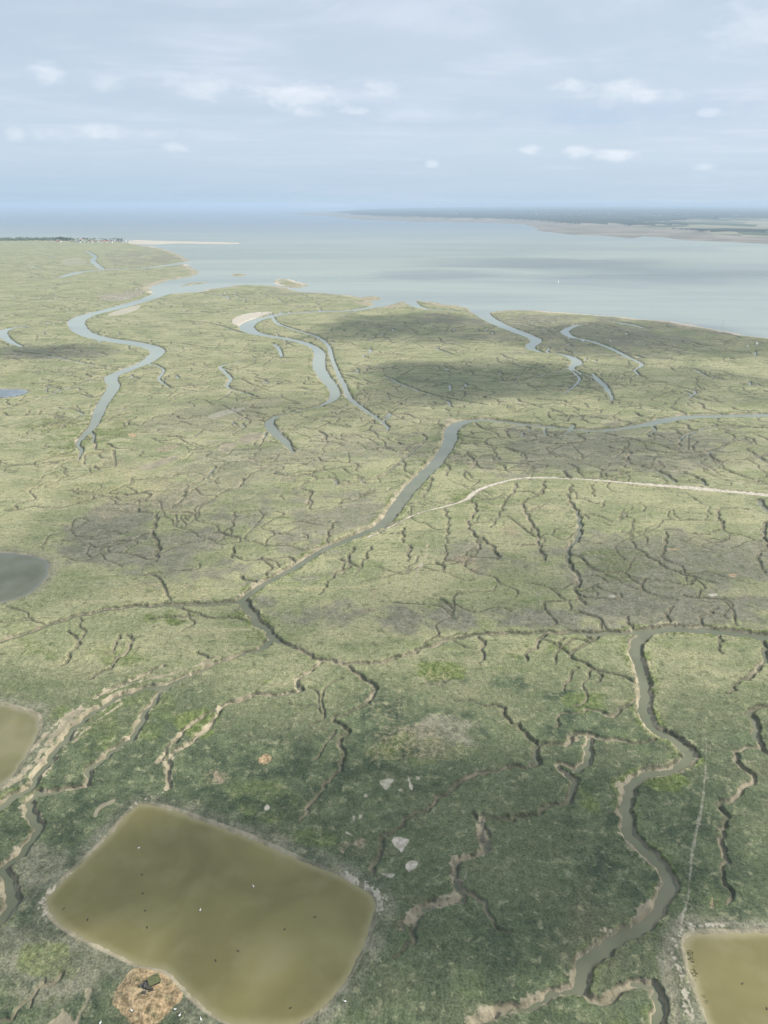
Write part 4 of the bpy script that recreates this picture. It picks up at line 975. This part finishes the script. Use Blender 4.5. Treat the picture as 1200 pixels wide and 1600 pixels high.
# ---- two small white shelters on the far right of the marsh
for (x, y, rz, w_, lab) in [(1182, 538.5, 0.5, 4.2, 'small white hut on the marsh near the right edge below the beach'), (1167.5, 542.3, 0.2, 2.6, 'smaller white hut just left of the other one on the right marsh')]:
    X, Y = map(float, ground_xy(x, y, 0)); o = empty('white_hut', (X, Y, zat(X, Y) - .1), rz, lab, 'hut', 'white huts on the marsh')
    bm = bmesh.new(); box(bm, -w_ / 2, w_ / 2, -1.6, 1.6, 0, w_ * .75); new_obj('wall', bm, M_white, o)
    bm = bmesh.new(); gable(bm, -w_ / 2, w_ / 2, -1.6, 1.6, w_ * .75, w_ * 1.15); new_obj('roof', bm, M_white, o)
    bm = bmesh.new(); box(bm, -.5, .5, -1.7, -1.603, 0, 1.9); new_obj('door', bm, M_dark, o)

# ---- sailing boat far out in the bay
X, Y = map(float, ground_xy(872.5, 442, WATER)); o = empty('sailboat', (X, Y, WATER), 1.1, 'tiny sailing boat with white sail alone in the bay', 'boat')
bm = bmesh.new(); L = 5.2
sec = [(-L, .9, 1.0), (-L * .4, 1.5, .95), (L * .3, 1.3, 1.0), (L * .8, .6, 1.15), (L * 1.05, .03, 1.3)]; rings = []
for x, hwid, top in sec: rings.append([bm.verts.new((x, -hwid, top)), bm.verts.new((x, -hwid * .6, -.2)), bm.verts.new((x, 0, -.5)), bm.verts.new((x, hwid * .6, -.2)), bm.verts.new((x, hwid, top))])
for a, b in zip(rings, rings[1:]):
    for q in range(4): bm.faces.new((a[q], b[q], b[q + 1], a[q + 1]))
    bm.faces.new((a[0], a[4], b[4], b[0]))
bm.faces.new(rings[0]); new_obj('hull', bm, M_white, o)
bm = bmesh.new(); lathe(bm, [(.09, .9), (.06, 13.5)], 6, .8, 0); new_obj('mast', bm, M_steel, o)
for nm, pts in (('mainsail', [(0.7, 0, 1.8), (-4.6, .9, 1.8), (-2.4, .75, 7), (0.7, 0, 13.2)]), ('jib', [(5.2, 0, 1.5), (1.2, .9, 1.9), (1.0, .3, 11.5)])):
    bm = bmesh.new(); f0 = [bm.verts.new(p) for p in pts]; f1 = [bm.verts.new((p[0], p[1] + .04, p[2])) for p in pts]; bm.faces.new(f0); bm.faces.new(f1[::-1])
    for i in range(len(pts)): bm.faces.new((f0[i], f1[i], f1[(i + 1) % len(pts)], f0[(i + 1) % len(pts)]))
    new_obj(nm, bm, M_sail, o)
# ---- thin marker posts off the beach
for (x, y, h_, lab) in [(1020, 484, 8, 'thin dark marker post in the bay above the sand rim'), (1129, 507, 12, 'tall thin marker post off the beach near the right edge')]:
    X, Y = map(float, ground_xy(x, y, WATER)); o = empty('marker_post', (X, Y, WATER), 0, lab, 'post', 'marker posts in the bay')
    bm = bmesh.new(); lathe(bm, [(.22, -1.5), (.2, h_ - 1.2)], 8); new_obj('pole', bm, M_dark, o)
    bm = bmesh.new(); lathe(bm, [(.1, h_ - 1.2), (.55, h_ - 1.1), (.05, h_)], 8); new_obj('top_mark', bm, M_dark, o)

# ---- village on the spit, far left
def house(X, Y, z, rz, wx, wy, hh, wall_m, roof_m, label, group, name='house', chim=True):
    o = empty(name, (X, Y, z), rz, label, 'house', group)
    bm = bmesh.new(); box(bm, -wx / 2, wx / 2, -wy / 2, wy / 2, 0, hh); new_obj('wall', bm, wall_m, o)
    bm = bmesh.new(); gable(bm, -wx / 2, wx / 2, -wy / 2, wy / 2, hh, hh + wy * .42); rf = new_obj('roof', bm, roof_m, o)
    bm = bmesh.new()
    for k in range(4): box(bm, -wx * .38 + k * wx * .22, -wx * .38 + k * wx * .22 + 1.2, -wy / 2 - .08, -wy / 2 - .004, hh * .35, hh * .35 + 1.5)
    tag(new_obj('windows', bm, M_slate, o), kind='stuff')
    if chim:
        bm = bmesh.new(); box(bm, wx * .3, wx * .3 + 1, -.5, .5, hh + wy * .2, hh + wy * .42 + 1.4); new_obj('chimney', bm, M_brick, rf)
    return o


VH = [(80, 376.2, 16, M_white, M_slate), (83, 377.3, 13, M_cream, M_slate), (90, 375.3, 14, M_white, M_slate), (91, 377, 22, M_cream, M_tile), (94, 377.4, 16, M_white, M_tile), (121, 376.5, 15, M_white, M_slate), (123, 378, 22, M_white, M_slate), (129, 375.3, 18, M_white, M_tile),
      (131, 377.6, 14, M_white, M_slate), (136, 378.3, 14, M_cream, M_slate), (143, 377.9, 16, M_white, M_slate), (146, 376.5, 14, M_brick, M_tile), (150, 378, 14, M_cream, M_slate), (153, 377.2, 13, M_white, M_slate), (157, 378.8, 15, M_white, M_slate), (158, 377.2, 12, M_brick, M_tile),
      (162, 376.3, 18, M_cream, M_tile), (165, 378.3, 20, M_white, M_tile), (168, 376.5, 20, M_brick, M_tile), (171, 377.4, 16, M_white, M_tile), (174, 376.3, 14, M_brick, M_slate), (174, 378.2, 14, M_white, M_slate), (178, 376.6, 14, M_white, M_slate), (182, 377.5, 14, M_cream, M_slate),
      (186, 377.1, 14, M_brick, M_slate), (189, 377.8, 17, M_white, M_slate), (192, 378.6, 15, M_white, M_slate), (194, 377.6, 12, M_white, M_slate), (200, 378.2, 14, M_white, M_slate), (112, 377.6, 13, M_brick, M_slate), (117, 378.2, 14, M_cream, M_slate), (140, 376.2, 13, M_brick, M_tile)]
names_ = {M_white.name: 'white', M_cream.name: 'cream', M_brick.name: 'brick red', M_slate.name: 'grey roof', M_tile.name: 'red roof'}
ORD = 'first second third fourth fifth sixth seventh eighth ninth tenth eleventh twelfth thirteenth fourteenth fifteenth sixteenth seventeenth eighteenth nineteenth twentieth'.split()
ORD += ['twenty-' + q for q in ORD[:9]] + ['thirtieth', 'thirty-first', 'thirty-second', 'thirty-third', 'thirty-fourth']
VH.sort(key=lambda q: (q[0], q[1]))
for vi, (x, y, wd, wm_, rm_) in enumerate(VH):
    y += 0.5; wd *= 1.25
    X, Y = map(float, ground_xy(x, y, 1)); side = 'in'
    house(X, Y, zat(X, Y) - .3, rd.uniform(-.5, .5), wd, wd * .62, rd.uniform(5.5, 8.5), wm_, rm_, '%s house with %s, %s from the left %s the distant village' % (names_[wm_.name], names_[rm_.name], ORD[vi], side), 'houses of the distant village')
X, Y = map(float, ground_xy(197, 378.8, 1)); o = empty('lighthouse', (X, Y, zat(X, Y)), 0, 'slender white lighthouse at the right end of the distant village', 'lighthouse')
bm = bmesh.new(); lathe(bm, [(5, -.3), (4.2, 6), (3, 16), (2.6, 24)], 14); new_obj('tower', bm, M_white, o, smooth=False)
bm = bmesh.new(); lathe(bm, [(3.8, 24), (3.8, 25)], 14); new_obj('gallery', bm, M_white, o)
bm = bmesh.new(); lathe(bm, [(1.9, 25), (1.9, 28)], 12); new_obj('lantern', bm, M_glass, o)
bm = bmesh.new(); lathe(bm, [(2.2, 28), (1.2, 29.6), (.1, 31)], 12); new_obj('cap', bm, M_steel, o)


def crown_bm(r_, h_, n, seed, flat=1.0):
    q = random.Random(seed); bm = bmesh.new()
    for k in range(n):
        a = q.uniform(0, 6.28); e = q.uniform(-.6, 1.3); rr = q.random() ** .5
        cx_, cy_, cz_ = r_ * rr * math.cos(a) * math.cos(e), r_ * rr * math.sin(a) * math.cos(e), h_ * (.55 + .38 * rr * math.sin(e)) * flat
        s_ = r_ * q.uniform(.16, .34)
        pts = [Vector((cx_ + q.gauss(0, s_), cy_ + q.gauss(0, s_), cz_ + q.gauss(0, s_ * .8))) for _ in range(4)]
        v = [bm.verts.new(p) for p in pts]
        for f in ((0, 1, 2), (0, 2, 3), (0, 3, 1), (1, 3, 2)): bm.faces.new([v[t] for t in f])
    return bm


def tree(x, y, h_, r_, label, seed, group='trees of the distant village'):
    X, Y = map(float, ground_xy(x, y, 1)); o = empty('tree', (X, Y, zat(X, Y)), 0, label, 'tree', group)
    new_obj('crown', crown_bm(r_, h_, 220, seed), M_leaf, o)
    bm = bmesh.new(); lathe(bm, [(h_ * .035, -.4), (h_ * .025, h_ * .35), (h_ * .008, h_ * .8)], 7)
    new_obj('trunk', bm, M_bark, o)


TR = [(90, 375.5, 24, 15, 'tall dark tree behind the white houses at the left of the village'), (95, 375.0, 27, 17, 'tallest broad dark tree at the left of the village'), (100, 375.5, 26, 16, 'broad dark tree right of the tallest one in the village'), (105, 376, 24, 14, 'dark round tree at the right end of the tall clump in the village'),
      (109, 376.3, 20, 12, 'lower dark tree right of the tall clump in the village'), (115, 377.5, 24, 6, 'narrow pointed tree standing alone in the village'), (131, 374.6, 25, 12, 'dark tree rising behind the middle of the village'), (136, 374.6, 20, 11, 'rounded tree beside the one rising behind mid village'),
      (165, 375.8, 18, 7, 'small tree behind the red roofs of the village'), (126, 377.2, 15, 9, 'low tree between white houses in the village'), (139, 377.3, 15, 9, 'low tree left of the village middle green'), (148, 376.9, 13, 8, 'small round tree beside cream house in mid village'), (184, 376.3, 15, 9, 'dark tree left of the lighthouse'), (190, 376.5, 14, 9, 'dark low tree nearest the lighthouse on its left')]
for i, (x, y, h_, r_, lab) in enumerate(TR): tree(x, y, h_ * (1 if x < 112 else .75), r_ * (1 if x < 112 else .8), lab, 50 + i)
# continuous belt of wood west of the village: nobody could count it
bm = bmesh.new(); q = random.Random(3)
for k in range(830):
    x = q.uniform(-260, 112) if k < 800 else q.uniform(105, 192); y = 372.6 + (3.3 * q.random() ** .8 if x < 112 else q.random() * 2.0)
    X, Y = map(float, ground_xy(x, y, 1)); r_ = q.uniform(8, 15); h_ = q.uniform(9, 17) if x < 112 else q.uniform(5, 8)
    ret = bmesh.ops.create_icosphere(bm, subdivisions=1, radius=1)
    for v in ret['verts']:
        v.co = Vector((X + v.co.x * r_ * q.uniform(.7, 1.3), Y + v.co.y * r_ * q.uniform(.7, 1.3), h_ * .45 + v.co.z * h_ * q.uniform(.4, .65)))
tag(new_obj('woodland', bm, M_leaf, None), 'low dark belt of woodland left of the distant village', kind='stuff')

# ---- scattered pale buildings on the far shore
q = random.Random(8)
FB = [(1013, 337.5), (1008, 339), (1018, 338), (1022, 338.4), (1030, 338), (1008, 349.3), (1011, 349.6), (995, 346), (1113, 343.5), (1116, 344), (712, 334), (714, 335), (830, 335.5), (838, 336), (855, 337), (872, 337), (890, 336), (905, 338), (921, 336), (950, 335), (1060, 337), (1075, 338), (1090, 336), (1150, 338), (1170, 340)]
FB.sort()
for fi, (x, y) in enumerate(FB):
    X, Y = map(float, ground_xy(x, y, 10)); wd = Y * 0.0016
    big = x in (1013, 1113)
    house(X, Y, zat(X, Y) - 2, q.uniform(-.4, .4), wd * (1.3 if big else 1), wd * .6, wd * (.75 if big else .5), M_white, M_slate if q.random() < .5 else M_tile, '%s pale building from the left on the hazy far shore across the bay' % ORD[fi], 'pale buildings on the far shore', 'far_building', False)
X, Y = map(float, ground_xy(1118, 343.5, 10)); o = empty('water_tower', (X, Y, zat(X, Y) - 1), 0, 'dark tower beside the pale fields on the far shore', 'tower')
bm = bmesh.new(); lathe(bm, [(9, 0), (8, 62)], 12); new_obj('shaft', bm, M_steel, o); bm = bmesh.new(); lathe(bm, [(9, 62), (16, 72), (16, 86), (6, 92)], 12); new_obj('tank', bm, M_steel, o)

# ------------------------------------------------------------------ clouds whose shadows fall on the marsh and the bay
def cloud_material(d):
    m = bpy.data.materials.new('cloud_vapour'); m.use_nodes = True; t = NT(m.node_tree)
    o = t.n('ShaderNodeOutputMaterial'); v = t.n('ShaderNodeVolumePrincipled'); v.inputs['Color'].default_value = (.97, .97, .97, 1); v.inputs['Density'].default_value = d
    t.t.links.new(v.outputs[0], o.inputs['Volume']); m.volume_sampling if False else None
    return m


CL = 1500.0
# shadow centre in the photo (x, y), half width px, half depth px, optical density, label
SHADOWS = [(655, 514, 95, 19, .0068), (775, 593, 130, 30, .0075), (1010, 530, 200, 28, .004), (1030, 590, 160, 18, .0028), (1120, 620, 120, 14, .002), (85, 548, 75, 10, .005), (170, 870, 150, 60, .0022), (900, 690, 260, 40, .0022), (1000, 905, 260, 70, .002), (600, 965, 260, 40, .0018),
           (770, 1330, 270, 150, .0075), (80, 1350, 170, 100, .004), (700, 1500, 220, 90, .003), (860, 412, 170, 9, .0026), (1100, 432, 220, 12, .002), (690, 428, 90, 7, .002), (500, 640, 120, 25, .0018), (330, 800, 100, 40, .0014)]
PLACES = ['the middle marsh just below the bay', 'the wide patch above the main channel bend', 'the marsh along the right hand beach', 'the marsh under the right channels', 'the far right marsh above the main channel', 'the left marsh beside the winding channel', 'the marsh by the grey pond', 'the marsh above the pale sandy bed', 'the dry creeks at centre right', 'the marsh at the central channel junction', 'the foreground right of the big pond', 'the foreground left of the big pond', 'the foreground at the bottom centre', 'the bay beyond the sailing boat', 'the right side of the bay', 'the bay in front of the central mouth', 'the marsh left of the main channel', 'the marsh at centre left']
off = SUNV[:2] / SUNV[2] * CL
for i, (x, y, hw, hh, dn) in enumerate(SHADOWS):
    X0, Y0 = map(float, ground_xy(x, y)); Xa, _ = map(float, ground_xy(x + hw, y)); _, Yf = map(float, ground_xy(x, y - hh)); _, Yn = map(float, ground_xy(x, y + hh))
    rx_, ry_ = abs(Xa - X0), (Yf - Yn) / 2; Yc = (Yf + Yn) / 2
    th = 120.0
    bm = bmesh.new(); bmesh.ops.create_icosphere(bm, subdivisions=5, radius=1.0)
    from mathutils import noise as mn
    for v in bm.verts:
        p = v.co.copy(); ang = Vector((p.x, p.y, 0))
        f = 1 + 0.55 * mn.fractal(Vector((p.x * 1.3 + i * 7, p.y * 1.3, p.z * 1.3)), 0.8, 2.1, 4)
        v.co = Vector((p.x * rx_ * 1.12 * f, p.y * ry_ * 1.12 * f, (p.z if p.z > 0 else p.z * .5) * th * (0.75 + .5 * f)))
    lab = 'high grey cumulus cloud whose shadow falls on ' + PLACES[i]
    o = new_obj('cloud', bm, cloud_material(dn), None, (X0 + off[0], Yc + off[1], CL), smooth=True)
    tag(o, lab, 'cloud', 'clouds casting shadows' )

# ------------------------------------------------------------------ summer haze
bm = bmesh.new(); box(bm, -95000, 95000, -3000, 145000, -10.0, 330.0)
hz_ = bpy.data.materials.new('haze_air'); hz_.use_nodes = True; t = NT(hz_.node_tree)
o_ = t.n('ShaderNodeOutputMaterial'); pv = t.n('ShaderNodeVolumePrincipled'); pv.inputs['Color'].default_value = (0.56, 0.70, 0.87, 1); pv.inputs['Density'].default_value = 4.0e-5
pv.inputs['Anisotropy'].default_value = 0.1
t.t.links.new(pv.outputs[0], o_.inputs['Volume'])
tag(new_obj('haze', bm, hz_), kind='stuff')
